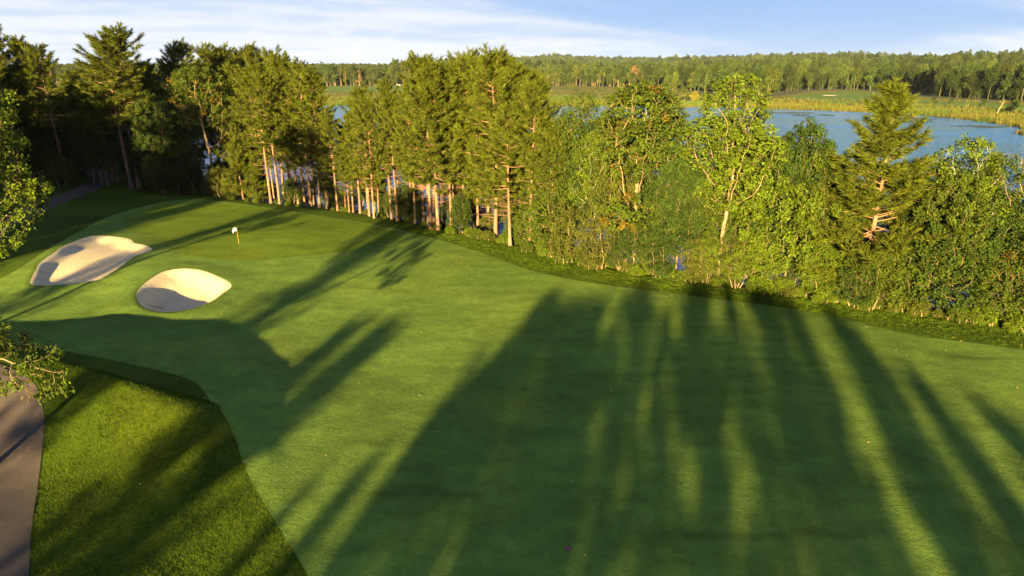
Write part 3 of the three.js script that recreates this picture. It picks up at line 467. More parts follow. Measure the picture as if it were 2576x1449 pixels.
for (const [bx, by, ty, p, back] of [[1385, 650, 470, thicket[0], 1], [1430, 662, 520, thicket[1], 0.5], [1505, 680, 540, thicket[1], 0.8], [1560, 690, 590, thicket[2], 2], [1640, 700, 580, thicket[0], 2], [1655, 702, 590, thicket[2], 0.6], [1745, 716, 600, thicket[1], 0.6], [1775, 718, 590, maple[1], 1], [1850, 728, 590, thicket[1], 0.7], [1890, 732, 560, maple[1], 0.4], [2040, 754, 540, thicket[2], 3], [2060, 758, 610, maple[0], 0.8], [2100, 762, 680, thicket[0], 0.3], [2210, 778, 660, thicket[1], 0.7], [2182, 774, 610, thicket[0], -0.3], [2145, 770, 650, thicket[2], -0.2], [2130, 768, 600, thicket[2], 3], [2160, 772, 580, thicket[0], 4], [2195, 776, 590, thicket[2], 3.5], [1980, 745, 640, thicket[2], 1.5], [2240, 780, 650, thicket[2], 2.5], [2255, 782, 610, thicket[2], 2], [2310, 790, 600, thicket[0], 0.8], [2350, 796, 560, thicket[2], 1.2], [2440, 806, 590, thicket[2], 1.5], [2490, 814, 640, thicket[0], 0.6], [2590, 832, 560, thicket[2], 2.5], [2640, 840, 480, roundDark[0], 3], [1345, 636, 500, thicket[0], 2], [2460, 808, 470, roundDark[1], 4], [1610, 692, 430, roundDark[2], 6], [2110, 764, 570, roundDark[2], 6]])
  rowC.push(at(p, 'bushy_tree', bx, by, ty, { back }, '', 'tree', BELT));
countOff(rowC, 1, '# bushy young tree in the belt of growth on the bank, counted from the pines');
// low shrubs and weeds along the crest
{
  const R = rng(31); let acc = 0;
  for (let k = 1; k < crest.length; k++) {
    const [ax, ad] = crest[k - 1], [bx, bd] = crest[k], l = Math.hypot(bx - ax, bd - ad); if (ad > 112 || ax > 46) continue;
    const right = smooth(-14, 2, ax), gap = lerp(1.5, 0.85, right); acc += l;
    while (acc > gap) { acc -= gap; const t = R(), nx = -(bd - ad) / l, nd = (bx - ax) / l, s = lerp(0.4, -0.2, right) + R() * lerp(2.5, 3.4, right), x = lerp(ax, bx, t) + nx * s, d = lerp(ad, bd, t) + nd * s, sc = lerp(0.35, 0.75, right) * (0.6 + 0.8 * R());
      grow(shrubs[R() * 4 | 0], 'shrub', [x, d], { scale: sc, turn: R() * 6.283 }, right > 0.5 ? 'leafy light green shrub at the foot of the trees along the bank' : 'low weedy plant at the foot of the pine trunks behind the green', 'shrub', right > 0.5 ? 'shrubs along the bank' : 'low plants below the pines'); }
  }
}
// the shaded wood at the left
const SHADE = 'shaded trees left of the green';
for (const [bx, by, ty, k, back, wide] of [[60, 478, 90, 1, 8, 1.1], [-20, 480, 84, 3, 8, 1.2], [118, 470, 110, 3, 6, 1.1], [171, 464, 128, 2, 0.5, 1.15], [20, 482, 120, 4, 2, 1.2]]) rowD.push(at(pines[k], 'pine_tree', bx, by, ty, { back, wide }, '', 'pine', SHADE));
countOff(rowD, -1, '# tall shaded pine beyond the cart path, counted from the bend of the path');
for (const [bx, by, ty, k, back, wide] of [[331, 478, 108, 2, 0.5, 1.3], [352, 480, 90, 4, 2, 1.25]]) at(pines[k], 'pine_tree', bx, by, ty, { back, wide }, 'one of two tallest pines standing close together, sunlit tops above shade', 'pine', 'two tallest pines');
for (const [bx, by, ty, k, back, wide] of [[503, 490, 119, 0, 1, 1.05], [470, 488, 168, 1, 4, 1.1], [565, 496, 131, 3, 5, 1.1], [595, 498, 128, 5, 2, 1], [259, 472, 215, 5, 3, 0.9], [420, 486, 175, 4, 8, 1.1], [290, 476, 190, 1, 9, 1.1], [392, 484, 200, 3, 7, 1.1]]) rowE.push(at(pines[k], 'pine_tree', bx, by, ty, { back, wide }, '', 'pine', SHADE));
countOff(rowE, -1, '# pine along the dark edge of the wood, counted from the short bushy pines');
at(oak, 'oak_tree', 537, 494, 160, { back: 1.5, turn: 2.9, wide: 1.15, mat: 'leafMid' }, 'spreading oak with pale forked limbs at the edge of the dark wood', 'oak');
{
  const R = rng(41);
  for (let k = 0; k < 150; k++) {
    const x = lerp(-135, -40, R()), d = lerp(103, 155, R()); if (beyond(x, d) > 9 || inPath(x, d) > -2.5 || x > -40) { continue; }
    const ty = lerp(165, 260, R()), H = Math.max(6, heightAt(0, ty, d) - surfaceY(x, d)), isPine = R() < 0.55, p = isPine ? pines[R() * 6 | 0] : roundDark[R() * 3 | 0];
    grow(p, isPine ? 'pine_tree' : 'broadleaf_tree', [x, d], { scale: H / p.height, turn: R() * 6.283, wide: isPine ? 1.1 : 0.75 }, isPine ? 'dark pine deep in the shaded wood left of the green' : 'dark broadleaf tree deep in the shaded wood left of the green', isPine ? 'pine' : 'tree', SHADE);
  }
  for (let k = 0; k < 150; k++) {
    const x = lerp(-115, -36, R()), d = lerp(98, 132, R()), s = beyond(x, d); if (s > 9 || s < -14 || d < 99 - (x + 52) * 0.25 || inPath(x, d) > -1.5 || putting(x, d) > -6) continue;
    grow(thicket[R() * 3 | 0], 'undergrowth_bush', [x, d], { scale: 0.6 + 0.7 * R(), turn: R() * 6.283 }, 'leafy undergrowth bush below the shaded trees left of the green', 'bush', 'undergrowth in the shaded wood');
  }
}
for (const [bx, by, ty, k, back] of [[150, 470, 250, 0, 6], [205, 468, 270, 1, 9], [240, 474, 290, 2, 5], [180, 466, 300, 1, 14], [275, 480, 310, 0, 5], [300, 482, 280, 1, 10], [380, 486, 330, 2, 4], [420, 488, 300, 0, 7], [455, 490, 350, 1, 3], [490, 492, 360, 2, 6], [60, 490, 300, 0, 8], [110, 478, 320, 2, 4], [20, 500, 300, 1, 6], [225, 472, 230, 0, 16], [130, 474, 220, 1, 18], [345, 484, 320, 1, 8], [560, 498, 400, 0, 6]]) at(roundDark[k], 'broadleaf_tree', bx, by, ty, { back, wide: 1.05 }, 'rounded broadleaf tree filling the gaps between the shaded pines', 'tree', SHADE);
grow(leftOak, 'oak_tree', [-38.2, 46], { turn: 0.2 }, 'large sunlit broadleaf tree with hanging sprays of leaves beside the cart path', 'oak');
grow(boughOak, 'oak_tree', [-24.6, 24.6], { turn: 0.05 }, 'tree with a drooping bough of narrow leaves reaching over the near rough', 'oak');
console.log('bank planted');

// trees behind the camera and to the left, known by their shadows: each shadow's tip is at a pixel of the picture
const SHADOWS = 'trees whose shadows lie across the fairway';
function caster(proto, tx, ty, H, wide = 1) { casterAt(proto, onGround(tx, ty), H, wide); }
function casterAt(proto, [x, d], H, wide = 1, name = 'pine_tree') {
  const L = (H - surfaceY(x, d) + 0.5) / Math.tan(SUN_ELEV), p = [x - LX * L, d - LD * L];
  grow(proto, proto === roundDark[0] ? 'broadleaf_tree' : name, p, { scale: H / proto.height, wide, turn: RP() * 6.283 }, proto !== roundDark[0] ? 'tall pine behind the fairway that throws its long shadow over the grass' : 'broad tree behind the fairway that throws its long shadow over the grass', proto !== roundDark[0] ? 'pine' : 'tree', SHADOWS);
}
const casterC = (proto, c, d, H, wide) => casterAt(proto, [(c + d * LX) / LD, d], H, wide);      // c: place across the light, d: how far ahead the tip falls
for (const [k, c, d, H, wide] of [[-1, -7.6, 57.5, 17, 1.0], [4, -9.6, 50, 17, 0.9], [1, -5.8, 50, 16, 0.8], [0, -2.8, 52.5, 17, 1.05], [3, 2.0, 54.5, 18, 1.15], [4, 4.6, 53, 17, 0.4], [4, 7.0, 54.5, 18, 1.0], [1, 8.8, 51, 17, 0.5], [0, 12.0, 48.6, 17, 0.75], [2, 14.9, 37.4, 15, 0.65], [5, 17.6, 35, 15, 0.75], [3, 21.0, 29, 14, 1.1], [0, -11.6, 36, 15, 0.65], [5, -4.4, 40, 15, 0.6], [3, -13.4, 27, 13, 0.5], [4, -0.4, 45, 15, 0.45], [2, 7.0, 42, 15, 0.8], [5, 11.6, 36, 14, 0.6], [3, 14.7, 28, 13, 0.55], [1, 2.4, 30, 13, 0.6], [5, -19.9, 46.7, 17, 0.8], [2, -22.2, 45, 16, 0.8], [3, -15.3, 24, 12, 0.4], [2, 24, 26, 14, 1.0]]) casterC(k < 0 ? roundDark[0] : pines[k], c, d, H, wide);
for (const [tx, ty, H, k] of [[1040, 566, 20, 0], [975, 600, 19, 1], [862, 676, 18, 1], [740, 520, 20, 0], [655, 541, 19, 1], [560, 574, 19, 0]]) caster(highPines[k], tx, ty, H, 1.05);
for (const [tx, ty, H, k] of [[520, 508, 20, 1], [440, 530, 18, 3], [330, 560, 17, 0]]) caster(pines[k], tx, ty, H, 1.05);
{
  const R = rng(53);
  for (let k = 0; k < 120; k++) { const d = lerp(-50, 84, R()), c = lerp(-67, -128, R()), x = (c + d * LX) / LD; if (x > -0.85 * Math.max(d, 0) - 7 || inPath(x, d) > -2) continue; const p = pines[R() * 6 | 0]; grow(p, 'pine_tree', [x, d], { scale: (17 + 6 * R()) / p.height, wide: 1.25, turn: R() * 6.283 }, 'tall pine of the wood beyond the cart path that shades the left of the hole', 'pine', 'wood beyond the cart path'); }
}

// ------------------------------------------------------------------ far shore
M.marsh = std({ specularIntensity: 0.12, color: rgb(0.140, 0.130, 0.020), map: withRepeat(grassMap, 1 / 23), vertexColors: true }); M.reed = std({ specularIntensity: 0.12, color: rgb(0.074, 0.068, 0.013), vertexColors: true, side: THREE.DoubleSide }); M.lily = std({ color: rgb(0.05, 0.07, 0.02), roughness: 0.6, side: THREE.DoubleSide });
M.farLeaf = std({ specularIntensity: 0.12, color: rgb(0.022, 0.034, 0.007), vertexColors: true, side: THREE.DoubleSide }); M.farLight = std({ specularIntensity: 0.12, color: rgb(0.042, 0.052, 0.009), vertexColors: true, side: THREE.DoubleSide }); M.farRust = std({ specularIntensity: 0.12, color: rgb(0.09, 0.055, 0.025), vertexColors: true, side: THREE.DoubleSide }); M.forestFloor = std({ color: rgb(0.03, 0.035, 0.012), vertexColors: true });
sheet('marsh', (x, d) => { const f = farLand(x, d); return f > 0 ? Math.min(f, -wood(x, d) + 8) : f; }, 0.05, M.marsh, (x, d) => { const n = 1 + 0.5 * fbm(x / 30, d / 12, 4), g = smooth(-0.1, 0.4, fbm(x / 55 + 9, d / 22, 3)); return [n * (1 - 0.45 * g), n * (1 - 0.08 * g), n]; }, [-900, 150, 900, 1100]);
sheet('forest_floor', wood, 0.06, M.forestFloor, shades.plain, [-6000, 200, 6000, 6100]);
const farFair = [[[800, 219.5], [800, 233], [900, 231.5], [1000, 234], [1060, 231], [1060, 217.5], [930, 218.5]], [[1985, 248], [2030, 239], [2085, 234], [2150, 231], [2205, 237], [2290, 249], [2250, 254], [2100, 252]], [[2300, 252], [2400, 257], [2576, 265], [2640, 272], [2640, 282], [2500, 272], [2400, 266], [2320, 260]], [[1660, 251], [1760, 250], [1760, 254], [1660, 255]]].map(q => region(spline(q.map(p => onLevel(...p, -3.2)), true, 4)));
farFair.forEach((r, k) => sheet(numbered('far_fairway'), r, 0.09, M.fairway, shades.fairway));
function farTree(seed, o) {
  const R = rng(seed), T = new Soup(), C = new Soup(), H = o.H, lob = []; o = { n: 1500, w: 4, size: 0.8, trunk: 0.2, ...o };
  T.tube([[0, -0.8, 0], [0.2, H * 0.3, 0.1], [0.1, H * 0.6, 0], [0, H * 0.9, 0]], [0.34, 0.26, 0.17, 0.04], 4, [1, 1, 1]);
  for (let k = 0; k < 5; k++) { const a = R() * 6.283, y = H * lerp(o.trunk + 0.15, 0.62, R()), l = o.w * 0.7; T.tube([[0.1, y, 0], [Math.cos(a) * l * 0.5, y + l * 0.6, Math.sin(a) * l * 0.5], [Math.cos(a) * l, y + l * 1.1, Math.sin(a) * l]], [0.13, 0.09, 0.03], 3, [1, 1, 1]); }
  for (let k = 0; k < 9; k++) { const t = R(), y = H * lerp(o.trunk + 0.12, 0.86, t), w = o.w * (o.cone ? lerp(1, 0.25, t) : Math.sqrt(1 - Math.pow(Math.abs(t - 0.42) / 0.7, 2))), a = R() * 6.283; lob.push([Math.cos(a) * w * 0.55, y, Math.sin(a) * w * 0.55, w * lerp(0.45, 0.7, R()), H * lerp(0.09, 0.16, R()), 0.75 + 0.5 * R()]); }
  for (let k = 0; k < o.n; k++) { const l = lob[R() * 9 | 0]; let v = ball(R); v = mul(v, Math.pow(Math.hypot(...v), -0.5)); const c = [l[0] + v[0] * l[3], l[1] + v[1] * l[4], l[2] + v[2] * l[3]], a = mul(norm(ball(R)), o.size * (0.5 + R())), b = mul(norm(ball(R)), o.size * (0.5 + R())), t = l[5] * (0.65 + 0.7 * R()); C.tri(c, add(c, a), add(c, b), [t * (0.85 + 0.3 * R()), t, t]); }
  return { height: H, parts: [['trunk', T.geometry(), 'paleBark'], ['crown', C.geometry(), 'farLeaf']] };
}
const farKinds = [farTree(401, { H: 18, w: 4.6 }), farTree(402, { H: 21, w: 3.9, trunk: 0.34 }), farTree(403, { H: 16, w: 5.0, trunk: 0.1 }), farTree(404, { H: 19, w: 3.0, cone: true, trunk: 0.12 }), farTree(405, { H: 17, w: 4.4, n: 700, trunk: 0.3 })];
{
  const R = rng(61), pts = woodEdge; let n = 0;
  const visible = (x, d) => Math.abs(x / d) < 0.84;
  for (let k = 1; k < pts.length && n < 290; k++) { const [ax, ad] = pts[k - 1], [bx, bd] = pts[k], l = Math.hypot(bx - ax, bd - ad);
    for (let s = 0; s < l; s += 5.2) for (const row of [0, 1]) { const t = (s + R() * 5) / l, nx = -(bd - ad) / l, nd = (bx - ax) / l, q = row * 11 + R() * 9, x = lerp(ax, bx, t) + nx * q, d = lerp(ad, bd, t) + nd * q; if (!visible(x, d) || (row && R() < 0.5) || n > 290) continue; n++;
      const p = farKinds[R() * 5 | 0], tint = R(); grow(p, 'woodland_tree', [x, d], { scale: 0.5 + 0.75 * R(), wide: 0.9 + 0.4 * R(), turn: R() * 6.283, mat: tint < 0.42 ? 'farLight' : tint < 0.465 ? 'farRust' : 'farLeaf' }, tint < 0.42 ? 'pale green tree with a light trunk at the edge of the wood across the lake' : tint < 0.465 ? 'reddish brown tree at the edge of the wood across the lake' : 'dark green tree at the edge of the wood across the lake', 'tree', 'trees at the edge of the far wood'); } }
  // the wood behind reads as one mass
  const geoOf = p => { const P = [], C = [], bk = [2.2, 1.6, 3]; for (const [part, g] of p.parts) { const a = g.attributes.position.array, c = g.attributes.color.array; for (let i = 0; i < a.length; i++) P.push(a[i]); for (let i = 0; i < c.length; i++) C.push(part === 'trunk' ? c[i] * bk[i % 3] : c[i]); } const g = new THREE.BufferGeometry(); g.setAttribute('position', new THREE.Float32BufferAttribute(P, 3)); g.setAttribute('color', new THREE.Float32BufferAttribute(C, 3)); return g; };
  farKinds.forEach((p, kk) => {
    const Ms = [], Cs = [], m4 = new THREE.Matrix4(), q4 = new THREE.Quaternion(), up = new THREE.Vector3(0, 1, 0);
    for (let d = 260; d < 5200; ) { const gap = clamp(d * 0.0135, 6.5, 26); for (let x = -0.86 * d; x < 0.86 * d; x += gap * 2.2) { const X = x + R() * gap * 2.2, D = d + R() * gap, w = wood(X, D); if (w < 14) continue; if (w > 700 && R() < 0.35) continue; const big = 1 + clamp((d - 900) / 2600, 0, 1) * 0.5, sc = (0.5 + 0.85 * R()) * big; q4.setFromAxisAngle(up, R() * 6.283); m4.compose(new THREE.Vector3(X, surfaceY(X, D) - 0.3, -D), q4, new THREE.Vector3(sc * big, sc, sc * big)); Ms.push(m4.clone()); const t = (0.55 + 1.0 * R()) * (1 + 0.5 * fbm(X / 90, D / 90, 3)), y = R() < 0.12 + 0.5 * smooth(0.1, 0.4, fbm(X / 140 + 5, D / 140, 3)) ? 1.5 : 1; Cs.push([t * y * (0.9 + 0.2 * R()), t * (y > 1 ? 1.3 : 1), t]); } d += gap * 2.0; }
    const im = new THREE.InstancedMesh(geoOf(p), M.farLeaf, Ms.length); im.name = numbered('distant_wood'); Ms.forEach((m, k) => { im.setMatrixAt(k, m); im.setColorAt(k, rgb(...Cs[k])); }); im.userData = { kind: 'stuff', label: 'mass of woodland covering the hills across the lake', category: 'wood' }; im.castShadow = im.receiveShadow = true; scene.add(im);
  });
  // scattered trees and bushes on the marsh
  for (const [px, py, h, k, mat] of [[1690, 250, 13, 0, 'farLight'], [1722, 253, 8, 2, 'farLight'], [1744, 256, 7, 2, 'leafYellow'], [1560, 236, 9, 2, 'farLight'], [1500, 230, 7, 3, 'farLeaf'], [1440, 228, 8, 2, 'farLight'], [1630, 244, 10, 4, 'farLight'], [1885, 254, 12, 0, 'farLeaf'], [1862, 253, 15, 1, 'farLight'], [925, 240, 4, 2, 'farLeaf'], [885, 236, 3, 2, 'farLeaf'], [1020, 236, 4, 2, 'farLeaf'], [2470, 272, 5, 2, 'farLeaf'], [2545, 285, 7, 2, 'farLeaf'], [2585, 292, 9, 2, 'farLeaf'], [2350, 262, 4, 2, 'farLeaf'], [2390, 264, 4, 2, 'farLeaf'], [2310, 258, 3, 2, 'farLight']])
    { const p = farKinds[k], s = onGround(px, py); grow(p, 'marsh_tree', s, { scale: h / p.height, wide: h < 9 ? 1.5 : 1, turn: R() * 6.283, mat }, mat === 'leafYellow' ? 'bright yellow bush at the edge of the far marsh' : h < 8 ? 'low dark bush growing on the golden marsh' : 'single tree standing on the marsh before the far wood', h < 8 ? 'bush' : 'tree', 'trees and bushes on the marsh'); }
  // reeds on the far shore
  const S = new Soup(); for (let k = 0; k < 16; k++) { const a = R() * 6.283, r = R() * 0.8, b = [Math.cos(a) * r, -0.1, Math.sin(a) * r], w = 0.05 + 0.05 * R(), h = 1.0 + R(), e = add(b, [(R() - 0.5) * 0.7, h, (R() - 0.5) * 0.7]), s = [Math.cos(a * 3) * w, 0, Math.sin(a * 3) * w], v = 0.6 + 0.7 * R(); S.tri(sub(b, s), add(b, s), e, [v, v * (0.9 + 0.25 * R()), v]); }
  const Ms = [], Cs = [], m4 = new THREE.Matrix4(), q4 = new THREE.Quaternion(), up = new THREE.Vector3(0, 1, 0);
  for (let k = 0; k < 120000 && Ms.length < 26000; k++) { const x = lerp(-420, 330, R()), d = lerp(230, 640, R()); if (!visible(x, d)) continue; const f = farLand(x, d); if (f < -1.5 || f > 130 || wood(x, d) > -4 || R() > Math.exp(-Math.max(f, 0) / 32) || farFair.some(r => r(x, d, 2) > -1)) continue; const sc = 0.8 + 0.6 * R(); q4.setFromAxisAngle(up, R() * 6.283); m4.compose(new THREE.Vector3(x, Math.max(surfaceY(x, d), LAKE_Y - 0.3), -d), q4, new THREE.Vector3(sc * 1.3, sc, sc * 1.3)); Ms.push(m4.clone()); const g = smooth(-0.2, 0.3, fbm(x / 26, d / 14, 3)), t = 0.8 + 0.4 * R(); Cs.push([t * (1 - 0.4 * g), t, t]); }
  const im = new THREE.InstancedMesh(S.geometry(), M.reed, Ms.length); im.name = 'reed_bed'; Ms.forEach((m, k) => { im.setMatrixAt(k, m); im.setColorAt(k, rgb(...Cs[k])); }); im.userData = { kind: 'stuff', label: 'golden reeds along the far shore of the lake', category: 'reeds' }; scene.add(im);
  // floating leaves on the lake
  const L = [], g = new THREE.CircleGeometry(0.5, 7).rotateX(-Math.PI / 2);
  for (const [px, py, w, h, n] of [[2290, 303, 95, 5, 1500], [2500, 318, 110, 3, 900], [2420, 297, 90, 4, 800], [2040, 290, 60, 3, 500], [2350, 296, 70, 2.5, 600], [1990, 284, 60, 2, 300]]) for (let k = 0; k < n; k++) { const a = R() * 6.283, q = Math.sqrt(R()), [x, d] = onLevel(px + Math.cos(a) * q * w, py + Math.sin(a) * q * h, LAKE_Y); if (fbm(x / 9, d / 9, 3) < -0.12) continue; L.push(new THREE.Matrix4().makeTranslation(x, LAKE_Y + 0.03 + R() * 0.05, -d)); }
  const li = new THREE.InstancedMesh(g, M.lily, L.length); L.forEach((m, k) => li.setMatrixAt(k, m)); li.name = 'floating_weed'; li.userData = { kind: 'stuff', label: 'mats of floating water weed near the far shore', category: 'water weed' }; scene.add(li);
}
console.log('far shore done');

// ------------------------------------------------------------------ things on the hole
function thing(name, label, category, x, y, d, turn = 0) { const g = new THREE.Group(); g.name = numbered(name); g.userData = { label, category }; g.position.set(x, y, -d); g.rotation.y = turn; scene.add(g); return g; }
function part(name, geo, mat, parent) { const m = new THREE.Mesh(geo, mat); m.name = name; m.castShadow = m.receiveShadow = true; parent.add(m); return m; }
{
  const [x, d] = onGround(603, 625), g = thing('flagstick', 'yellow golf flagstick with black and white checkered flag on the green', 'flagstick', x, surfaceY(x, d), d), lean = new THREE.Group();
  g.rotation.z = 0.03;
  part('lower_pole', new THREE.CylinderGeometry(0.012, 0.012, 0.5, 8).translate(0, 0.22, 0), std({ color: rgb(0.02, 0.02, 0.02), roughness: 0.5 }), g);
  part('upper_pole', new THREE.CylinderGeometry(0.011, 0.013, 1.72, 10).translate(0, 1.32, 0), std({ color: rgb(0.40, 0.20, 0.012), roughness: 0.4 }), g);
  part('cup', new THREE.CylinderGeometry(0.056, 0.056, 0.06, 16, 1, true).translate(0, 0.0, 0), std({ color: rgb(0.7, 0.7, 0.7), side: THREE.DoubleSide }), g);
  const P = [], C = [], nx = 20, ny = 14, pt = (i, j) => { const u = i / nx, v = j / ny; return [-0.02 - 0.44 * u * (1 - 0.12 * v), 2.16 - 0.32 * v - 0.24 * u * u - 0.03 * Math.sin(u * 7), 0.09 * Math.sin(u * 6.5 + v * 1.4) * u + 0.03 * Math.sin(v * 5)]; };
  for (let i = 0; i < nx; i++) for (let j = 0; j < ny; j++) { const c = ((i / (nx / 5) | 0) + (j / (ny / 3.5) | 0)) % 2 ? 0.85 : 0.015; for (const [a, b] of [[i, j], [i + 1, j], [i, j + 1], [i, j + 1], [i + 1, j], [i + 1, j + 1]]) { P.push(...pt(a, b)); C.push(c, c, c); } }
  const fg = new THREE.BufferGeometry(); fg.setAttribute('position', new THREE.Float32BufferAttribute(P, 3)); fg.setAttribute('color', new THREE.Float32BufferAttribute(C, 3)); fg.computeVertexNormals();
  part('flag', fg, std({ vertexColors: true, side: THREE.DoubleSide, roughness: 0.8 }), g);
}
{
  const [ax, ad] = onGround(372, 769), [bx, bd] = onGround(408, 776.5), len = Math.hypot(bx - ax, bd - ad), g = thing('bunker_rake', 'bunker rake with dark handle and brown head at the edge of the sand', 'rake', ax, surfaceY(ax, ad) + 0.05, ad, Math.atan2(bd - ad, bx - ax));
  g.rotation.z = Math.atan2(surfaceY(bx, bd) - surfaceY(ax, ad), len); g.rotation.order = 'YZX';
  part('handle', new THREE.CylinderGeometry(0.02, 0.02, len * 0.55, 8).rotateZ(Math.PI / 2).translate(len * 0.27, 0.03, 0), std({ color: rgb(0.03, 0.03, 0.035), roughness: 0.5 }), g);
  part('grip', new THREE.CylinderGeometry(0.035, 0.022, len * 0.42, 8).rotateZ(Math.PI / 2).translate(len * 0.74, 0.03, 0), std({ color: rgb(0.36, 0.17, 0.09) }), g);
  const h = part('head', new THREE.BoxGeometry(0.05, 0.05, 0.62).translate(len * 0.97, 0.03, 0), std({ color: rgb(0.20, 0.10, 0.06) }), g);
  for (let k = 0; k < 9; k++) part('tine', new THREE.ConeGeometry(0.012, 0.09, 5).rotateX(Math.PI).translate(len * 0.97, -0.02, -0.28 + k * 0.07), h.material, h);
}
{
  const [x, d] = onGround(1428, 1382), g = thing('sprinkler_head', 'round reddish sprinkler cap set flush in the fairway', 'sprinkler', x, surfaceY(x, d), d), c = std({ color: rgb(0.10, 0.035, 0.035), roughness: 0.6 });
  part('rim', new THREE.TorusGeometry(0.125, 0.022, 8, 24).rotateX(Math.PI / 2).translate(0, 0.025, 0), c, g); part('cap', new THREE.CylinderGeometry(0.10, 0.115, 0.03, 24).translate(0, 0.025, 0), std({ color: rgb(0.16, 0.06, 0.055) }), g);
}
{
  const [x, d] = onGround(407, 486), g = thing('marker_stake', 'small red marker stake at the edge of the dark wood', 'stake', x, surfaceY(x, d), d);
  part('post', new THREE.BoxGeometry(0.06, 0.75, 0.06).translate(0, 0.3, 0), std({ color: rgb(0.4, 0.03, 0.02) }), g); part('cap', new THREE.ConeGeometry(0.045, 0.07, 4).rotateY(Math.PI / 4).translate(0, 0.71, 0), std({ color: rgb(0.4, 0.03, 0.02) }), g);
}
{ // leaning dead trunk on the far shore
  const [x, d] = onGround(2506, 289), S = new Soup(); S.tube([[0, -0.5, 0], [0.9, 2.6, 0], [2.0, 5.6, 0.2], [2.5, 7.2, 0.2]], [0.22, 0.2, 0.15, 0.08], 6, [1.5, 1.4, 1.2]);
  const g = thing('dead_trunk', 'bare leaning dead trunk at the edge of the far reeds', 'dead tree', x, surfaceY(x, d), d); part('trunk', S.geometry(), M.paleBark, g);
  const S2 = new Soup(); S2.tube([[1.2, 3.4, 0], [1.9, 3.9, 0.3]], [0.06, 0.02], 4, [1.4, 1.3, 1.1]); part('stub', S2.geometry(), M.paleBark, g);
}
// bunkers across the lake
for (const [px, py, rx, rd, label] of [[973, 228.5, 9, 5, 'pale sand bunker on the fairway beyond the marsh'], [2086, 241, 6, 3.2, 'small sand bunker beside the green across the lake']]) {
  const [x, d] = onGround(px, py), P = [], n = 28, R = rng(px | 0), rr = []; for (let k = 0; k < n; k++) rr.push(0.85 + 0.25 * Math.sin(k * 0.9) + 0.1 * R());
  const q = (k, f) => { const a = k / n * 6.283, X = x + Math.cos(a) * rx * rr[k % n] * f, D = d + Math.sin(a) * rd * rr[k % n] * f; return [X - x, surfaceY(X, D) + 0.15 + 0.25 * Math.max(0, Math.sin(a)) * f, -(D - d)]; };
  for (let k = 0; k < n; k++) P.push(...q(k, 0), ...q(k, 1), ...q(k + 1, 1));
  const g = new THREE.BufferGeometry(); g.setAttribute('position', new THREE.Float32BufferAttribute(P, 3)); g.computeVertexNormals();
  const m = new THREE.Mesh(g, std({ color: rgb(0.55, 0.47, 0.36), side: THREE.DoubleSide })); m.name = numbered('distant_bunker'); m.position.set(x, 0, -d); m.userData = { kind: 'structure' }; m.receiveShadow = true; scene.add(m);
}
// cars parked before the far wood
for (const [px, py, c] of [[1003, 215.6, [0.28, 0.29, 0.30]], [1024, 215.4, [0.12, 0.16, 0.28]], [1040, 215.2, [0.42, 0.42, 0.42]]]) {
  const [x, d] = onGround(px, py), g = thing('parked_car', c[0] < 0.5 && c[0] > 0.3 ? 'white car parked before the far wood' : c[0] > 0.2 ? 'silver car parked before the far wood' : 'blue car parked before the far wood', 'car', x, surfaceY(x, d) + 0.1, d, 0.1);
  const sh = new THREE.Shape([[-2.2, 0.35], [-2.2, 0.85], [-1.5, 0.98], [-0.9, 1.45], [0.9, 1.48], [1.6, 1.0], [2.2, 0.9], [2.2, 0.35]].map(p => new THREE.Vector2(...p)));
  part('body', new THREE.ExtrudeGeometry(sh, { depth: 1.6, bevelEnabled: true, bevelSize: 0.06, bevelThickness: 0.06, bevelSegments: 2 }).translate(0, 0, -0.8), std({ color: rgb(...c), roughness: 0.3 }), g);
  const win = new THREE.Shape([[-1.3, 0.98], [-0.85, 1.36], [0.85, 1.38], [1.35, 1.0]].map(p => new THREE.Vector2(...p))); part('window', new THREE.ExtrudeGeometry(win, { depth: 1.75, bevelEnabled: false }).translate(0, 0, -0.875), std({ color: rgb(0.02, 0.02, 0.025), roughness: 0.1 }), g);
  for (const wx of [-1.35, 1.35]) for (const wz of [-0.8, 0.8]) part('wheel', new THREE.CylinderGeometry(0.33, 0.33, 0.22, 16).rotateX(Math.PI / 2).translate(wx, 0.33, wz), std({ color: rgb(0.02, 0.02, 0.02) }), g);
}
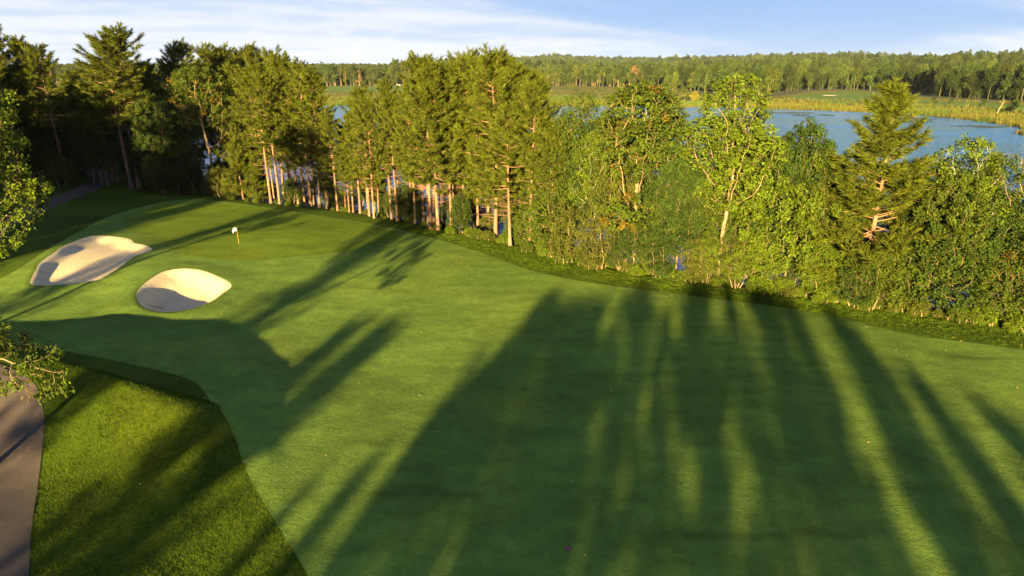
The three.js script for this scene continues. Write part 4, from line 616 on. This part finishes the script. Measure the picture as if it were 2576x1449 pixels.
// ------------------------------------------------------------------ grass blades and fallen leaves
{
  const R = rng(71), S = new Soup(); for (let k = 0; k < 9; k++) { const a = R() * 6.283, r = R() * 0.07, b = [Math.cos(a) * r, -0.02, Math.sin(a) * r], h = 0.05 + 0.06 * R(), w = 0.006 + 0.004 * R(), bend = 0.05 * R(), q = R() * 6.283, e = add(b, [Math.cos(q) * bend, h, Math.sin(q) * bend]), s = [Math.cos(a * 5) * w, 0, Math.sin(a * 5) * w], v = 0.7 + 0.6 * R(); S.tri(sub(b, s), add(b, s), e, [v * (0.9 + 0.3 * R()), v, v]); }
  M.blade = std({ specularIntensity: 0.12, color: rgb(0.038, 0.068, 0.003), vertexColors: true, side: THREE.DoubleSide, roughness: 0.8 });
  const Ms = [], Cs = [], q4 = new THREE.Quaternion(), up = new THREE.Vector3(0, 1, 0);
  const tuft = (x, d, sc) => { q4.setFromAxisAngle(up, R() * 6.283); Ms.push(new THREE.Matrix4().compose(new THREE.Vector3(x, surfaceY(x, d), -d), q4, new THREE.Vector3(sc * 1.2, sc, sc * 1.2))); const t = 0.75 + 0.5 * R() + 0.5 * fbm(x / 1.5, d / 1.5, 3); Cs.push([t, t, t]); };
  for (let k = 0; k < 90000; k++) { const x = lerp(-27, 4, R()), d = lerp(15, 42, R()); if (mound(x, d, 3) < -2.2 || fairway(x, d, 2) > 0.30 * R() * R() || nearPath(x, d, 2) > 0.22 * R() * R() * R()) continue; tuft(x, d, 0.8 + 0.6 * R()); }
  for (let k = 0; k < 60000; k++) { const x = lerp(-14, 48, R()), d = lerp(34, 80, R()), s = beyond(x, d, 20); if (s < -9 || s > 1.5 || fairway(x, d, 3) > -0.1 || Math.abs(x / d) > 0.85 || putting(x, d, 2) > -0.5) continue; tuft(x, d, lerp(0.9, 1.8, smooth(-6, 0, s)) * (0.8 + 0.5 * R())); }
  bunkers.forEach(b => { const p = b.poly; for (let k = 0; k < p.length; k++) { const [ax, ad] = p[k], [bx, bd] = p[(k + 1) % p.length], l = Math.hypot(bx - ax, bd - ad), nx = -(bd - ad) / l, nd = (bx - ax) / l; for (let s = 0; s < l * 26; s++) { const t = R(), o = (R() * 0.45 - 0.02), x = lerp(ax, bx, t), d = lerp(ad, bd, t), sg = b(x + nx * 0.2, d + nd * 0.2) < 0 ? 1 : -1; tuft(x + nx * o * sg, d + nd * o * sg, 0.7 + 0.5 * R()); } } });
  const im = new THREE.InstancedMesh(S.geometry(), M.blade, Ms.length); im.name = 'rough_grass'; Ms.forEach((m, k) => { im.setMatrixAt(k, m); im.setColorAt(k, rgb(...Cs[k])); }); im.userData = { kind: 'stuff', label: 'tufts of longer grass on the mound and along the bank', category: 'grass' }; im.receiveShadow = true; scene.add(im);
  const L = new Soup(); L.tri([0, 0, 0], [0.05, 0.02, 0.035], [0.1, 0, 0], [1, 1, 1]); L.tri([0, 0, 0], [0.1, 0, 0], [0.05, 0.02, -0.035], [1, 1, 1]);
  const Q = []; for (let k = 0; k < 420; k++) { const x = lerp(-24, 46, R()), d = lerp(18, 76, R()); if (beyond(x, d) > 0 || bunkers.some(b => b(x, d, 1) > 0) || R() > 0.25 + smooth(-22, 0, beyond(x, d))) continue; q4.setFromAxisAngle(up, R() * 6.283); Q.push(new THREE.Matrix4().compose(new THREE.Vector3(x, surfaceY(x, d) + 0.035, -d), q4, new THREE.Vector3(1, 1, 1).multiplyScalar(0.7 + 0.7 * R()))); }
  const lf = new THREE.InstancedMesh(L.geometry(), std({ color: rgb(0.5, 0.36, 0.10), side: THREE.DoubleSide }), Q.length); Q.forEach((m, k) => lf.setMatrixAt(k, m)); lf.name = 'fallen_leaves'; lf.userData = { kind: 'stuff', label: 'yellow fallen leaves scattered over the mown grass', category: 'leaves' }; scene.add(lf);
}
scene.fog = new THREE.FogExp2(0xc8d8f0, 0.00002);
console.log('done');
renderer.render(scene, camera);
